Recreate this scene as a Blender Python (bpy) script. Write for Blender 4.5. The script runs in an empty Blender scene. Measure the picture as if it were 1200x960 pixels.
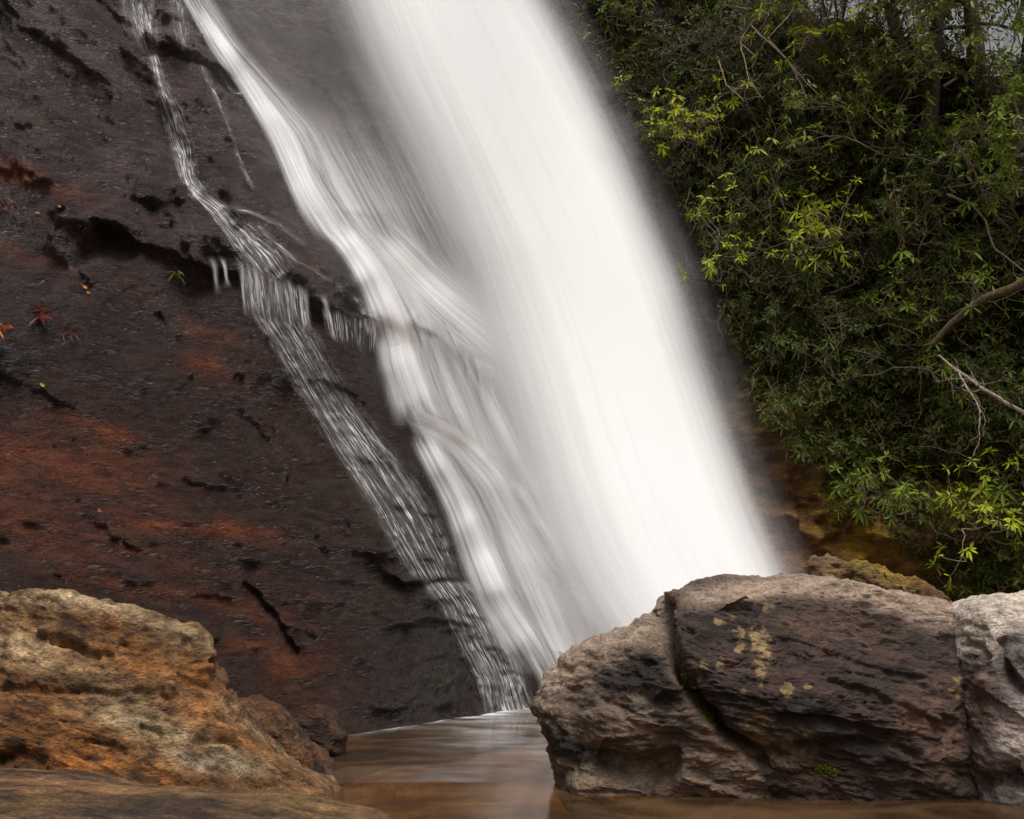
import bpy, math
import numpy as np
from mathutils import Vector

RNG = np.random.default_rng(7)
SC = bpy.context.scene
COL = SC.collection

# ------------------------------------------------------------------ camera
FPX = 1177.0                      # focal length in pixels of the 1200 px wide photograph
PITCH = math.radians(10.7)
CAM = np.array([0.0, 0.0, 1.3])
cam_d = bpy.data.cameras.new("camera")
cam_d.sensor_width = 36.0
cam_d.lens = 36.0 * FPX / 1200.0
cam_d.clip_start = 0.1
cam_d.clip_end = 500.0
cam = bpy.data.objects.new("camera", cam_d)
cam.location = CAM
cam.rotation_euler = (math.radians(90) + PITCH, 0, 0)
COL.objects.link(cam)
SC.camera = cam

# ------------------------------------------------------------------ light: overcast
SUN_EL = math.radians(64)
SUN_AZ = math.radians(165)        # compass style: 0 = +Y, 90 = +X
world = bpy.data.worlds.new("World")
SC.world = world
world.use_nodes = True
wn, wl = world.node_tree.nodes, world.node_tree.links
wn.clear()
sky = wn.new("ShaderNodeTexSky")
sky.sky_type = 'NISHITA'
sky.sun_disc = False
sky.sun_elevation = SUN_EL
sky.sun_rotation = SUN_AZ
sky.dust_density = 4.0
hs = wn.new("ShaderNodeHueSaturation")
hs.inputs['Saturation'].default_value = 0.16      # cloud cover: a grey sky
wmul = wn.new("ShaderNodeMix"); wmul.data_type = 'RGBA'; wmul.blend_type = 'MULTIPLY'
wmul.inputs[0].default_value = 1.0
wmul.inputs[7].default_value = (1.0, 0.97, 0.955, 1)
bg = wn.new("ShaderNodeBackground")
bg.inputs['Strength'].default_value = 0.06
wo = wn.new("ShaderNodeOutputWorld")
wl.new(sky.outputs[0], hs.inputs['Color'])
wl.new(hs.outputs[0], wmul.inputs[6])
wl.new(wmul.outputs[2], bg.inputs[0])
wl.new(bg.outputs[0], wo.inputs[0])
sun_d = bpy.data.lights.new("sun", 'SUN')
sun_d.energy = 2.1
sun_d.angle = math.radians(30)
sun_d.color = (1.0, 0.965, 0.925)
sun = bpy.data.objects.new("sun", sun_d)
sdir = Vector((math.sin(SUN_AZ) * math.cos(SUN_EL), math.cos(SUN_AZ) * math.cos(SUN_EL), math.sin(SUN_EL)))
sun.rotation_euler = (-sdir).to_track_quat('-Z', 'Y').to_euler()
sun.location = (0, -5, 30)
COL.objects.link(sun)
vs = SC.view_settings
vs.view_transform = 'Standard'
vs.look = 'None'
vs.gamma = 1.0
vs.use_curve_mapping = False
vs.exposure = 0.70
SC.cycles.max_bounces = 8
SC.cycles.diffuse_bounces = 3
SC.cycles.glossy_bounces = 3
SC.cycles.transparent_max_bounces = 40
SC.cycles.caustics_reflective = False
SC.cycles.caustics_refractive = False
SC.cycles.use_denoising = True

# ------------------------------------------------------------------ numbers
def ray(px, py):
    """direction of a photograph pixel with unit Y component"""
    u = (np.asarray(px, float) - 600) / FPX
    v = (480 - np.asarray(py, float)) / FPX
    d = np.stack([u + 0 * v, math.cos(PITCH) - v * math.sin(PITCH) + 0 * u, math.sin(PITCH) + v * math.cos(PITCH) + 0 * u], -1)
    return d / d[..., 1:2]

def at(px, py, y):
    return CAM + ray(px, py) * np.asarray(y, float)[..., None]

def pix(P):
    q = np.asarray(P) - CAM
    f = q[..., 1] * math.cos(PITCH) + q[..., 2] * math.sin(PITCH)
    w = -q[..., 1] * math.sin(PITCH) + q[..., 2] * math.cos(PITCH)
    return 600 + FPX * q[..., 0] / f, 480 - FPX * w / f

def _hash(ix, iy, iz, seed):
    h = (ix.astype(np.uint32) * np.uint32(374761393) + iy.astype(np.uint32) * np.uint32(668265263)
         + iz.astype(np.uint32) * np.uint32(2147483647) + np.uint32((seed * 974711 + 12345) & 0xffffffff))
    h = (h ^ (h >> np.uint32(13))) * np.uint32(1274126177)
    h = (h ^ (h >> np.uint32(16))) * np.uint32(2246822519)
    return h ^ (h >> np.uint32(15))

_G = np.array([[1,1,0],[-1,1,0],[1,-1,0],[-1,-1,0],[1,0,1],[-1,0,1],[1,0,-1],[-1,0,-1],
               [0,1,1],[0,-1,1],[0,1,-1],[0,-1,-1],[1,1,0],[-1,1,0],[0,-1,1],[0,-1,-1]], np.float32)

def noise(P, seed=0):
    P = np.asarray(P, np.float32)
    i = np.floor(P).astype(np.int64)
    f = P - i
    w = f * f * f * (f * (f * 6 - 15) + 10)
    out = 0
    for dx in (0, 1):
        for dy in (0, 1):
            for dz in (0, 1):
                g = _G[_hash(i[..., 0] + dx, i[..., 1] + dy, i[..., 2] + dz, seed) & np.uint32(15)]
                dot = g[..., 0] * (f[..., 0] - dx) + g[..., 1] * (f[..., 1] - dy) + g[..., 2] * (f[..., 2] - dz)
                out = out + dot * (w[..., 0] if dx else 1 - w[..., 0]) * (w[..., 1] if dy else 1 - w[..., 1]) * (w[..., 2] if dz else 1 - w[..., 2])
    return out

def fbm(P, octv=4, seed=0, gain=0.5, lac=2.03):
    a, s, t = 1.0, 0, 0
    P = np.asarray(P, np.float32)
    for k in range(octv):
        s = s + a * noise(P, seed + k * 17)
        t += a
        a *= gain
        P = P * lac + 11.3
    return s / t * 1.6

def ridged(P, octv=4, seed=0, gain=0.55):
    a, s, t = 1.0, 0, 0
    P = np.asarray(P, np.float32)
    for k in range(octv):
        s = s + a * (1 - np.abs(noise(P, seed + k * 13)) * 2)
        t += a
        a *= gain
        P = P * 2.07 + 5.7
    return s / t

def sstep(a, b, x):
    t = np.clip((x - a) / (b - a), 0, 1)
    return t * t * (3 - 2 * t)

def seg_dist(px, py, line):
    """distance to a polyline, signed offset (+ = to the left of the direction of travel on screen, i.e. above for a line running right), and parameter 0..1"""
    line = np.asarray(line, float)
    L = np.r_[0, np.cumsum(np.hypot(*np.diff(line, axis=0).T))]
    best = np.full(np.shape(px), 1e9); sg = np.zeros_like(best); par = np.zeros_like(best)
    for k in range(len(line) - 1):
        a, b = line[k], line[k + 1]
        d = b - a
        t = np.clip(((px - a[0]) * d[0] + (py - a[1]) * d[1]) / (d @ d), 0, 1)
        ex, ey = px - a[0] - t * d[0], py - a[1] - t * d[1]
        dist = np.hypot(ex, ey)
        m = dist < best
        best = np.where(m, dist, best)
        sg = np.where(m, np.sign(d[1] * ex - d[0] * ey), sg)
        par = np.where(m, (L[k] + t * (L[k + 1] - L[k])) / L[-1], par)
    return best, sg * best, par

def along(line, t):
    line = np.asarray(line, float)
    L = np.r_[0, np.cumsum(np.hypot(*np.diff(line[:, :2], axis=0).T))]
    return np.stack([np.interp(np.asarray(t) * L[-1], L, line[:, k]) for k in range(line.shape[1])], -1)

def smooth_line(line, n=60, it=8):
    p = along(line, np.linspace(0, 1, n))
    for _ in range(it):
        p[1:-1] = 0.25 * p[:-2] + 0.5 * p[1:-1] + 0.25 * p[2:]
    return p

def blob(px, py, cx, cy, rx, ry, ang=0.0):
    c, s = math.cos(math.radians(ang)), math.sin(math.radians(ang))
    dx, dy = px - cx, py - cy
    return np.exp(-(((dx * c + dy * s) / rx) ** 2 + ((-dx * s + dy * c) / ry) ** 2))

def lerp3(a, b, t):
    return np.asarray(a) + (np.asarray(b) - np.asarray(a)) * t[..., None]

# ------------------------------------------------------------------ mesh helpers
def mesh_obj(name, verts, faces, mat, parent=None, attrs=None, smooth=True, uv=None):
    """faces: (n,3) or (n,4) array, or a list of such arrays"""
    me = bpy.data.meshes.new(name)
    verts = np.ascontiguousarray(verts, np.float32).reshape(-1, 3)
    fl = faces if isinstance(faces, list) else [faces]
    fl = [np.asarray(f, np.int32) for f in fl if len(f)]
    loops = np.concatenate([f.ravel() for f in fl])
    sizes = np.concatenate([np.full(len(f), f.shape[1], np.int32) for f in fl])
    me.vertices.add(len(verts)); me.vertices.foreach_set("co", verts.ravel())
    me.loops.add(len(loops)); me.loops.foreach_set("vertex_index", loops)
    me.polygons.add(len(sizes))
    me.polygons.foreach_set("loop_start", np.r_[0, np.cumsum(sizes)[:-1]].astype(np.int32))
    me.polygons.foreach_set("use_smooth", np.full(len(sizes), smooth))
    me.update(calc_edges=True)
    for k, a in (attrs or {}).items():
        a = np.asarray(a, np.float32)
        if a.ndim == 1:
            at_ = me.attributes.new(k, 'FLOAT', 'POINT'); at_.data.foreach_set("value", a)
        else:
            a4 = np.ones((len(verts), 4), np.float32); a4[:, :3] = a
            at_ = me.attributes.new(k, 'FLOAT_COLOR', 'POINT'); at_.data.foreach_set("color", a4.ravel())
    if uv is not None:
        at_ = me.attributes.new("flow", 'FLOAT_VECTOR', 'POINT')
        u3 = np.zeros((len(verts), 3), np.float32); u3[:, :uv.shape[1]] = uv
        at_.data.foreach_set("vector", u3.ravel())
    me.materials.append(mat)
    o = bpy.data.objects.new(name, me)
    COL.objects.link(o)
    if parent:
        o.parent = parent
    return o

def tag(o, label=None, cat=None, group=None, kind=None):
    if label: o["label"] = label
    if cat: o["category"] = cat
    if group: o["group"] = group
    if kind: o["kind"] = kind
    return o

def thing(name, label, cat, group=None):
    o = bpy.data.objects.new(name, None)
    o.empty_display_size = 0.2
    COL.objects.link(o)
    return tag(o, label, cat, group)

def set_base(root, loc):
    """move an Empty to its base keeping the (world-space) meshes of its parts in place"""
    loc = Vector([float(c) for c in loc])
    root.location = loc
    for ch in root.children:
        ch.location = ch.location - loc

def grid_faces(nu, nv, wrap=False):
    i = np.arange(nv - 1)[:, None] * nu
    if wrap:
        j = np.arange(nu)[None]; j2 = (j + 1) % nu
    else:
        j = np.arange(nu - 1)[None]; j2 = j + 1
    return np.stack([i + j, i + j2, i + nu + j2, i + nu + j], -1).reshape(-1, 4)

class Tubes:
    def __init__(self): self.v, self.f, self.c, self.n = [], [], [], 0
    def add(self, pts, r0, r1, col=(0.2, 0.15, 0.1), sides=5):
        pts = np.asarray(pts, float); n = len(pts)
        r = np.linspace(r0, r1, n)
        t = np.gradient(pts, axis=0); t /= np.linalg.norm(t, axis=1, keepdims=True) + 1e-9
        ref = np.array([0.31, 0.52, 0.8]); a = np.cross(t, ref); a /= np.linalg.norm(a, axis=1, keepdims=True) + 1e-9
        b = np.cross(t, a)
        th = np.arange(sides) * 2 * math.pi / sides
        ring = pts[:, None] + r[:, None, None] * (np.cos(th)[None, :, None] * a[:, None] + np.sin(th)[None, :, None] * b[:, None])
        self.v.append(ring.reshape(-1, 3)); self.f.append(grid_faces(sides, n, True) + self.n)
        self.c.append(np.tile(np.asarray(col, float), (n * sides, 1))); self.n += n * sides
    def build(self, name, mat, parent=None):
        return mesh_obj(name, np.concatenate(self.v), np.concatenate(self.f), mat, parent, {"tint": np.concatenate(self.c)})

# ------------------------------------------------------------------ materials
def new_mat(name):
    m = bpy.data.materials.new(name); m.use_nodes = True
    m.node_tree.nodes.clear()
    return m, m.node_tree.nodes, m.node_tree.links

def N(n, typ, **kw):
    x = n.new(typ)
    for k, v in kw.items(): setattr(x, k, v)
    return x

def rock_mat(name, scale=1.0, bump=0.5, dist=0.02, rlo=0.3, rhi=0.7, spec=0.5, stretch=(1, 1, 1), rot=(0, 0, 0), contrast=0.55):
    """colour from the attribute 'tint' (minerals, stains, lichen, painted sheen), broken up and roughened by noise at several sizes"""
    m, n, l = new_mat(name)
    out = N(n, "ShaderNodeOutputMaterial"); p = N(n, "ShaderNodeBsdfPrincipled")
    l.new(p.outputs[0], out.inputs[0])
    tc = N(n, "ShaderNodeTexCoord"); mp = N(n, "ShaderNodeMapping")
    mp.inputs['Rotation'].default_value = rot
    mp.inputs['Scale'].default_value = stretch
    l.new(tc.outputs['Object'], mp.inputs[0])
    def nz(s, d, r=0.6, src=mp):
        x = N(n, "ShaderNodeTexNoise"); x.inputs['Scale'].default_value = s * scale
        x.inputs['Detail'].default_value = d; x.inputs['Roughness'].default_value = r
        l.new(src.outputs[0], x.inputs['Vector']); return x
    a = nz(7, 8, 0.68); b = nz(34, 6, 0.65); c = nz(110, 3, 0.6); d = nz(2.2, 5, 0.6)
    at_ = N(n, "ShaderNodeAttribute", attribute_name="tint")
    wet = N(n, "ShaderNodeAttribute", attribute_name="wet")
    # brightness break-up
    def ramp(src, lo, hi, c0, c1):
        r = N(n, "ShaderNodeMapRange"); r.inputs[1].default_value = lo; r.inputs[2].default_value = hi
        r.inputs[3].default_value = c0; r.inputs[4].default_value = c1
        l.new(src, r.inputs[0]); return r.outputs[0]
    def mth(op, x, y):
        q = N(n, "ShaderNodeMath", operation=op)
        for k, s in enumerate((x, y)):
            if isinstance(s, (int, float)): q.inputs[k].default_value = s
            else: l.new(s, q.inputs[k])
        return q.outputs[0]
    f1 = ramp(a.outputs[0], 0.3, 0.7, 1 - contrast, 1 + contrast)
    f2 = ramp(b.outputs[0], 0.3, 0.7, 1 - contrast * 0.8, 1 + contrast * 0.8)
    f3 = ramp(c.outputs[0], 0.3, 0.7, 1 - contrast * 0.5, 1 + contrast * 0.5)
    f = mth('MULTIPLY', mth('MULTIPLY', f1, f2), f3)
    mx = N(n, "ShaderNodeMix", data_type='RGBA', blend_type='MULTIPLY'); mx.inputs[0].default_value = 1
    cmb = N(n, "ShaderNodeCombineColor")
    for k in range(3): l.new(f, cmb.inputs[k])
    l.new(at_.outputs['Color'], mx.inputs[6]); l.new(cmb.outputs[0], mx.inputs[7])
    l.new(mx.outputs[2], p.inputs['Base Color'])
    rr = mth('ADD', ramp(b.outputs[0], 0.3, 0.7, rlo, rhi), mth('MULTIPLY', wet.outputs['Fac'], -0.22))
    rr = mth('MAXIMUM', rr, 0.12)
    l.new(rr, p.inputs['Roughness'])
    p.inputs['Specular IOR Level'].default_value = spec
    # bump: cracks (ridged) + grain
    vo = N(n, "ShaderNodeTexVoronoi", feature='DISTANCE_TO_EDGE'); vo.inputs['Scale'].default_value = 5 * scale
    wv = N(n, "ShaderNodeMix", data_type='VECTOR'); wv.inputs[0].default_value = 0.12
    l.new(mp.outputs[0], wv.inputs[4]); l.new(d.outputs['Color'], wv.inputs[5]); l.new(wv.outputs[1], vo.inputs['Vector'])
    crk = ramp(vo.outputs['Distance'], 0.0, 0.035, 0.0, 1.0)
    crk = mth('MAXIMUM', crk, ramp(d.outputs[0], 0.42, 0.52, 0.0, 1.0))
    rg = N(n, "ShaderNodeTexNoise", noise_type='RIDGED_MULTIFRACTAL'); rg.inputs['Scale'].default_value = 6.5 * scale; rg.inputs['Detail'].default_value = 6
    rg.inputs['Roughness'].default_value = 0.55; l.new(wv.outputs[1], rg.inputs['Vector'])
    h = mth('ADD', mth('ADD', mth('MULTIPLY', a.outputs[0], 1.0), mth('MULTIPLY', b.outputs[0], 0.34)),
            mth('ADD', mth('ADD', mth('MULTIPLY', c.outputs[0], 0.09), mth('MULTIPLY', crk, 0.15)), mth('MULTIPLY', rg.outputs[0], -0.22)))
    bp = N(n, "ShaderNodeBump"); bp.inputs['Strength'].default_value = bump; bp.inputs['Distance'].default_value = dist * 4
    l.new(h, bp.inputs['Height']); l.new(bp.outputs[0], p.inputs['Normal'])
    return m

def leaf_mat(name, trans=0.25, rough=0.45):
    m, n, l = new_mat(name)
    out = N(n, "ShaderNodeOutputMaterial"); p = N(n, "ShaderNodeBsdfPrincipled")
    at_ = N(n, "ShaderNodeAttribute", attribute_name="tint")
    nz = N(n, "ShaderNodeTexNoise"); nz.inputs['Scale'].default_value = 40
    tc = N(n, "ShaderNodeTexCoord"); l.new(tc.outputs['Object'], nz.inputs['Vector'])
    r = N(n, "ShaderNodeMapRange"); r.inputs[1].default_value = 0.3; r.inputs[2].default_value = 0.7; r.inputs[3].default_value = 0.75; r.inputs[4].default_value = 1.25
    l.new(nz.outputs[0], r.inputs[0])
    mx = N(n, "ShaderNodeVectorMath", operation='SCALE'); l.new(at_.outputs['Color'], mx.inputs[0]); l.new(r.outputs[0], mx.inputs['Scale'])
    l.new(mx.outputs[0], p.inputs['Base Color']); p.inputs['Roughness'].default_value = rough
    p.inputs['Specular IOR Level'].default_value = 0.2
    tr = N(n, "ShaderNodeBsdfTranslucent"); l.new(mx.outputs[0], tr.inputs[0])
    ms = N(n, "ShaderNodeMixShader"); ms.inputs[0].default_value = trans
    l.new(p.outputs[0], ms.inputs[1]); l.new(tr.outputs[0], ms.inputs[2]); l.new(ms.outputs[0], out.inputs[0])
    return m

def bark_mat():
    m, n, l = new_mat("bark")
    out = N(n, "ShaderNodeOutputMaterial"); p = N(n, "ShaderNodeBsdfPrincipled")
    at_ = N(n, "ShaderNodeAttribute", attribute_name="tint")
    nz = N(n, "ShaderNodeTexNoise"); nz.inputs['Scale'].default_value = 25; nz.inputs['Detail'].default_value = 5
    tc = N(n, "ShaderNodeTexCoord"); l.new(tc.outputs['Object'], nz.inputs['Vector'])
    r = N(n, "ShaderNodeMapRange"); r.inputs[1].default_value = 0.3; r.inputs[2].default_value = 0.7; r.inputs[3].default_value = 0.5; r.inputs[4].default_value = 1.5
    l.new(nz.outputs[0], r.inputs[0])
    mx = N(n, "ShaderNodeVectorMath", operation='SCALE'); l.new(at_.outputs['Color'], mx.inputs[0]); l.new(r.outputs[0], mx.inputs['Scale'])
    l.new(mx.outputs[0], p.inputs['Base Color']); p.inputs['Roughness'].default_value = 0.8
    bp = N(n, "ShaderNodeBump"); bp.inputs['Distance'].default_value = 0.01; l.new(nz.outputs[0], bp.inputs['Height']); l.new(bp.outputs[0], p.inputs['Normal'])
    l.new(p.outputs[0], out.inputs[0])
    return m

def falls_mat(name, fine=30.0, long_=0.5, lines=False):
    """white water: coverage from the attribute 'dens' combined with streaks that run along the flow"""
    m, n, l = new_mat(name)
    out = N(n, "ShaderNodeOutputMaterial")
    fl = N(n, "ShaderNodeAttribute", attribute_name="flow")
    de = N(n, "ShaderNodeAttribute", attribute_name="dens")
    co = N(n, "ShaderNodeAttribute", attribute_name="streak")
    def streak(su, sv, det, off):
        mp = N(n, "ShaderNodeMapping"); mp.inputs['Scale'].default_value = (su, sv, 1); mp.inputs['Location'].default_value = (off, off * 0.7, off)
        l.new(fl.outputs['Vector'], mp.inputs[0])
        x = N(n, "ShaderNodeTexNoise"); x.inputs['Scale'].default_value = 1; x.inputs['Detail'].default_value = det; x.inputs['Roughness'].default_value = 0.6
        l.new(mp.outputs[0], x.inputs['Vector'])
        return x.outputs[0]
    def mth(op, x, y):
        q = N(n, "ShaderNodeMath", operation=op)
        for k, s in enumerate((x, y)):
            if isinstance(s, (int, float)): q.inputs[k].default_value = s
            else: l.new(s, q.inputs[k])
        return q.outputs[0]
    s1 = streak(fine, long_ * 1.2, 4, 3.1)
    s2 = streak(fine * 0.27, long_ * 0.8, 3, 9.7)
    s = mth('ADD', mth('MULTIPLY', s1, 0.55), mth('MULTIPLY', s2, 0.45))     # about 0.5 mean
    s = mth('MULTIPLY', mth('SUBTRACT', s, 0.5), 5.0)
    # alpha = dens + streak * con * edge-limiting 4 d (1-d)
    a = mth('ADD', de.outputs['Fac'], mth('MULTIPLY', mth('MULTIPLY', s, co.outputs['Fac']), mth('MINIMUM', 1.0, mth('MULTIPLY', de.outputs['Fac'], 2.5))))
    q = N(n, "ShaderNodeClamp"); l.new(a, q.inputs[0]); q.inputs[2].default_value = 0.985
    if lines:                                  # separate threads that braid: thin lines where a stretched noise crosses its middle
        def thread(x, w):
            r = N(n, "ShaderNodeMapRange", interpolation_type='SMOOTHSTEP'); r.inputs[1].default_value = w; r.inputs[2].default_value = w * 0.15; r.inputs[3].default_value = 0; r.inputs[4].default_value = 1
            l.new(mth('ABSOLUTE', mth('SUBTRACT', x, 0.5), 0), r.inputs[0]); return r.outputs[0]
        t = mth('MAXIMUM', thread(streak(fine, long_, 2, 21.3), 0.022), mth('MULTIPLY', thread(streak(fine * 0.45, long_ * 0.7, 3, 33.1), 0.026), 0.9))
        mod = N(n, "ShaderNodeMapRange"); mod.inputs[1].default_value = 0.35; mod.inputs[2].default_value = 0.65; mod.inputs[3].default_value = 0.25; mod.inputs[4].default_value = 1.2
        l.new(streak(fine * 0.2, long_ * 2.2, 3, 41.0), mod.inputs[0])
        t = mth('MULTIPLY', t, mod.outputs[0])
        aa = mth('ADD', mth('MULTIPLY', t, mth('MULTIPLY', de.outputs['Fac'], 1.25)), mth('MULTIPLY', mth('MULTIPLY', de.outputs['Fac'], de.outputs['Fac']), 0.16))
        l.new(aa, q.inputs[0])
    df = N(n, "ShaderNodeBsdfDiffuse"); df.inputs[0].default_value = (0.93, 0.925, 0.925, 1)
    tr = N(n, "ShaderNodeBsdfTranslucent"); tr.inputs[0].default_value = (0.93, 0.925, 0.925, 1)
    ms = N(n, "ShaderNodeMixShader"); ms.inputs[0].default_value = 0.25
    l.new(df.outputs[0], ms.inputs[1]); l.new(tr.outputs[0], ms.inputs[2])
    tp = N(n, "ShaderNodeBsdfTransparent")
    mm = N(n, "ShaderNodeMixShader"); l.new(q.outputs[0], mm.inputs[0]); l.new(tp.outputs[0], mm.inputs[1]); l.new(ms.outputs[0], mm.inputs[2])
    l.new(mm.outputs[0], out.inputs[0])
    return m

M_CLIFF = rock_mat("wet_dark_rock", 1.0, 0.75, 0.028, 0.20, 0.46, 0.32, rot=(0, math.radians(-32), 0), stretch=(0.55, 1.0, 1.9), contrast=0.62)
M_WARM = rock_mat("ochre_boulder_rock", 1.4, 1.0, 0.022, 0.55, 0.85, 0.3, rot=(0, math.radians(-22), 0), stretch=(0.75, 0.95, 1.35), contrast=0.62)
M_DARK = rock_mat("brown_boulder_rock", 1.5, 0.75, 0.020, 0.38, 0.75, 0.45, rot=(0, math.radians(-12), 0), stretch=(0.75, 0.95, 1.35), contrast=0.62)
M_LEAF = leaf_mat("leaf")
M_BARK = bark_mat()
M_FALL = falls_mat("white_water_curtain", 10.0, 0.22)
M_CASC = falls_mat("white_water_cascade", 15.0, 0.4)
M_RIV = falls_mat("white_water_threads", 30.0, 0.8, True)

# ------------------------------------------------------------------ the cliff: one height field y = B(x, z)
KX = np.array([-14, -10, -4.6, -1.85, -1.1, -0.4, 0.25, 1.0, 2.0, 5.0, 14])
KY = np.array([6.0, 7.2, 8.8, 9.85, 10.5, 11.55, 12.85, 13.3, 13.6, 14.2, 16])
def base_y(x, z):
    xs = np.linspace(-14, 14, 600); ys = np.interp(xs, KX, KY)
    k = np.exp(-np.linspace(-2, 2, 41) ** 2); k /= k.sum()
    ys = np.convolve(np.pad(ys, 20, mode='edge'), k, 'valid')
    y = np.interp(x, xs, ys) + 0.45 * z
    xe = 4.0 - 0.285 * z                       # right edge of the fall; beyond it the bank comes forward
    t = np.maximum(x - xe, 0)
    fwd = 0.85 * np.sqrt(t * t + 0.25) - 0.425
    y = y - fwd
    top = np.interp(t, [0, 2.5, 4.6, 6.0], [18, 15, 11.5, 9.1])
    y = y + np.where(x > xe, np.maximum(z - top, 0) * 2.4 * sstep(1.5, 3.5, t), 0)   # the bank's crest lies back
    return y

xs1 = np.arange(-10.0, 4.2, 0.025); xs2 = np.arange(4.2, 13.0, 0.06)
CX = np.r_[xs1, xs2]; CZ = np.arange(-0.8, 14.5, 0.026)
GX, GZ = np.meshgrid(CX, CZ)
GY = base_y(GX, GZ)
P0 = np.stack([GX, GY, GZ], -1)
PX, PY = pix(P0)
XE = 4.0 - 0.285 * GZ
right = sstep(-0.2, 0.5, GX - XE)              # 1 on the right bank

# strata: steeper up on the left, flatter low down
ang = np.radians(12 + 30 * sstep(2.0, 7.0, GZ))
Wp = np.stack([GX, GY * 0.3, GZ], -1)
w1 = fbm(Wp * 0.7, 4, 3)
A = GX * np.cos(ang) - GZ * np.sin(ang)
Bc = GX * np.sin(ang) + GZ * np.cos(ang) + 0.25 * w1
def terrace(x, sharp=0.12):
    f = np.floor(x)
    return f + 0.35 * (x - f) + 0.65 * sstep(1 - sharp, 1, x - f)
low = 0.42 * fbm(Wp * 0.45, 4, 5)
disp = 0.42 * fbm(Wp * 0.45, 4, 5) * (1 - 0.3 * right) + 0.10 * fbm(np.stack([A * 0.5, Bc * 1.6, GY * 0.2], -1), 4, 9)
disp = disp + 0.040 * terrace(2.6 * fbm(np.stack([A * 0.38, Bc * 0.95, GY * 0.2], -1), 6, 11, 0.55), 0.05)
disp = disp + 0.013 * terrace(3.0 * fbm(np.stack([A * 1.0, Bc * 2.6, GY * 0.4], -1), 6, 13, 0.58), 0.07)
disp = disp + 0.012 * terrace(3.2 * fbm(np.stack([A * 3.0, Bc * 7.0, GY], -1), 5, 15, 0.6), 0.15)
disp = disp + 0.16 * (0.5 - np.abs(fbm(np.stack([A * 0.55, Bc * 1.2, GY * 0.2], -1), 4, 17))) + 0.05 * (0.5 - np.abs(fbm(np.stack([A * 1.5, Bc * 3.4, GY * 0.4], -1), 4, 19)))
# low asymmetric ledges along the strata, in patches
saw = (Bc * 1.7 + 0.35 * fbm(np.stack([A * 0.8, Bc * 1.3, 0 * A], -1), 4, 21)) % 1.0
patch = sstep(0.05, 0.5, fbm(np.stack([A * 0.35, Bc * 1.1, 0 * A + 3], -1), 3, 33))
disp += 0.08 * patch * (saw - 1.0 * sstep(0.96, 1.0, saw))
saw2 = (Bc * 5.1 + 0.6 * fbm(np.stack([A * 1.6, Bc * 2.6, 0 * A], -1), 3, 41)) % 1.0
patch2 = sstep(0.0, 0.5, fbm(np.stack([A * 0.6, Bc * 2.0, 0 * A + 8], -1), 3, 43))
disp += 0.011 * patch2 * (saw2 - sstep(0.86, 1.0, saw2))
fine = fbm(np.stack([A * 5, Bc * 11, GY * 3], -1), 4, 51)
disp += 0.018 * fine
disp -= 0.006 * np.maximum(ridged(np.stack([A * 1.6, Bc * 4.5, GY], -1), 5, 61) - 0.62, 0) * 3 * sstep(-0.3, 0.4, fbm(Wp * 0.8 + 20, 3, 63))

wob = 11 * fbm(Wp * 2.8, 6, 71, 0.6)
wob2 = 11 * fbm(Wp * 2.8 + 40, 6, 75, 0.6)
hmod = np.clip(0.62 + 1.5 * fbm(Wp * 1.9 + 7, 3, 77), 0.08, 1.3)
def ledge(line, height, fade, over=0.0, rag=1.0, solid=False):
    """rock above the line stands out by `height`, sharply undercut at the line; the step dies out over `fade` px above it"""
    global disp
    hmod = np.clip(globals()['hmod'], .45, 1.15) if solid else globals()['hmod']
    d, s, t = seg_dist(PX + wob * rag, PY + wob2 * rag, line)
    ends = sstep(0, 0.08, t) * sstep(1, 0.9, t)
    up = -s if np.mean(np.diff(np.asarray(line)[:, 0])) < 0 else s
    prof = np.where(up > 0, np.exp(-(up / fade) ** 2), 0) * sstep(-1, 3.5, up)
    disp = disp + height * prof * ends * hmod
    if over:
        disp = disp - over * hmod * np.where(up < 0, np.exp(-((up + 12) / 16) ** 2), 0) * ends
def crack(line, depth, w, rag=1.0):
    global disp
    d, s, t = seg_dist(PX + wob * rag, PY + wob2 * rag, line)
    ends = sstep(0, 0.1, t) * sstep(1, 0.9, t)
    disp = disp - depth * np.exp(-(d / w) ** 2) * ends * hmod
def hump(cx, cy, rx, ry, a, h):
    global disp
    disp = disp + h * blob(PX, PY, cx, cy, rx, ry, a)

# the long step the side streams drop over
LIP = [(88, 326), (104, 298), (130, 278), (165, 289), (200, 308), (245, 327), (290, 332), (345, 354), (400, 374), (450, 388), (480, 396)]
ledge([(120, 222), (160, 240), (205, 265), (245, 290)], 0.10, 60, 0, 0.5, True)
ledge(LIP, 0.34, 85, 0.07, 0.55, True)
ledge([(470, 392), (505, 402), (545, 424), (580, 450)], 0.2, 50, 0.06)
ledge([(-40, 190), (40, 215), (90, 232), (130, 262)], 0.06, 60, 0, 0.6, True)
ledge([(-20, 150), (30, 158), (70, 172), (112, 190)], 0.05, 50, 0, 0.6, True)
ledge([(0, -5), (22, 20), (60, 58), (112, 96), (150, 118)], 0.09, 90, 0.03, 0.6, True)
ledge([(70, -10), (120, 10), (150, 40), (172, 92)], 0.11, 60, 0.03, 0.5, True)
hump(125, 60, 55, 30, 25, 0.18)
ledge([(176, 64), (205, 72), (240, 88), (285, 108)], 0.22, 70, 0.030, 0.6, True)
hump(285, 180, 48, 110, -38, 0.45)
hump(230, 110, 40, 40, 0, 0.15)
hump(340, 330, 60, 25, 28, 0.1)
hump(330, 60, 40, 120, -30, -0.45)
crack([(215, 210), (190, 140), (176, 70), (150, 0)], 0.16, 14, 0.5)
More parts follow.
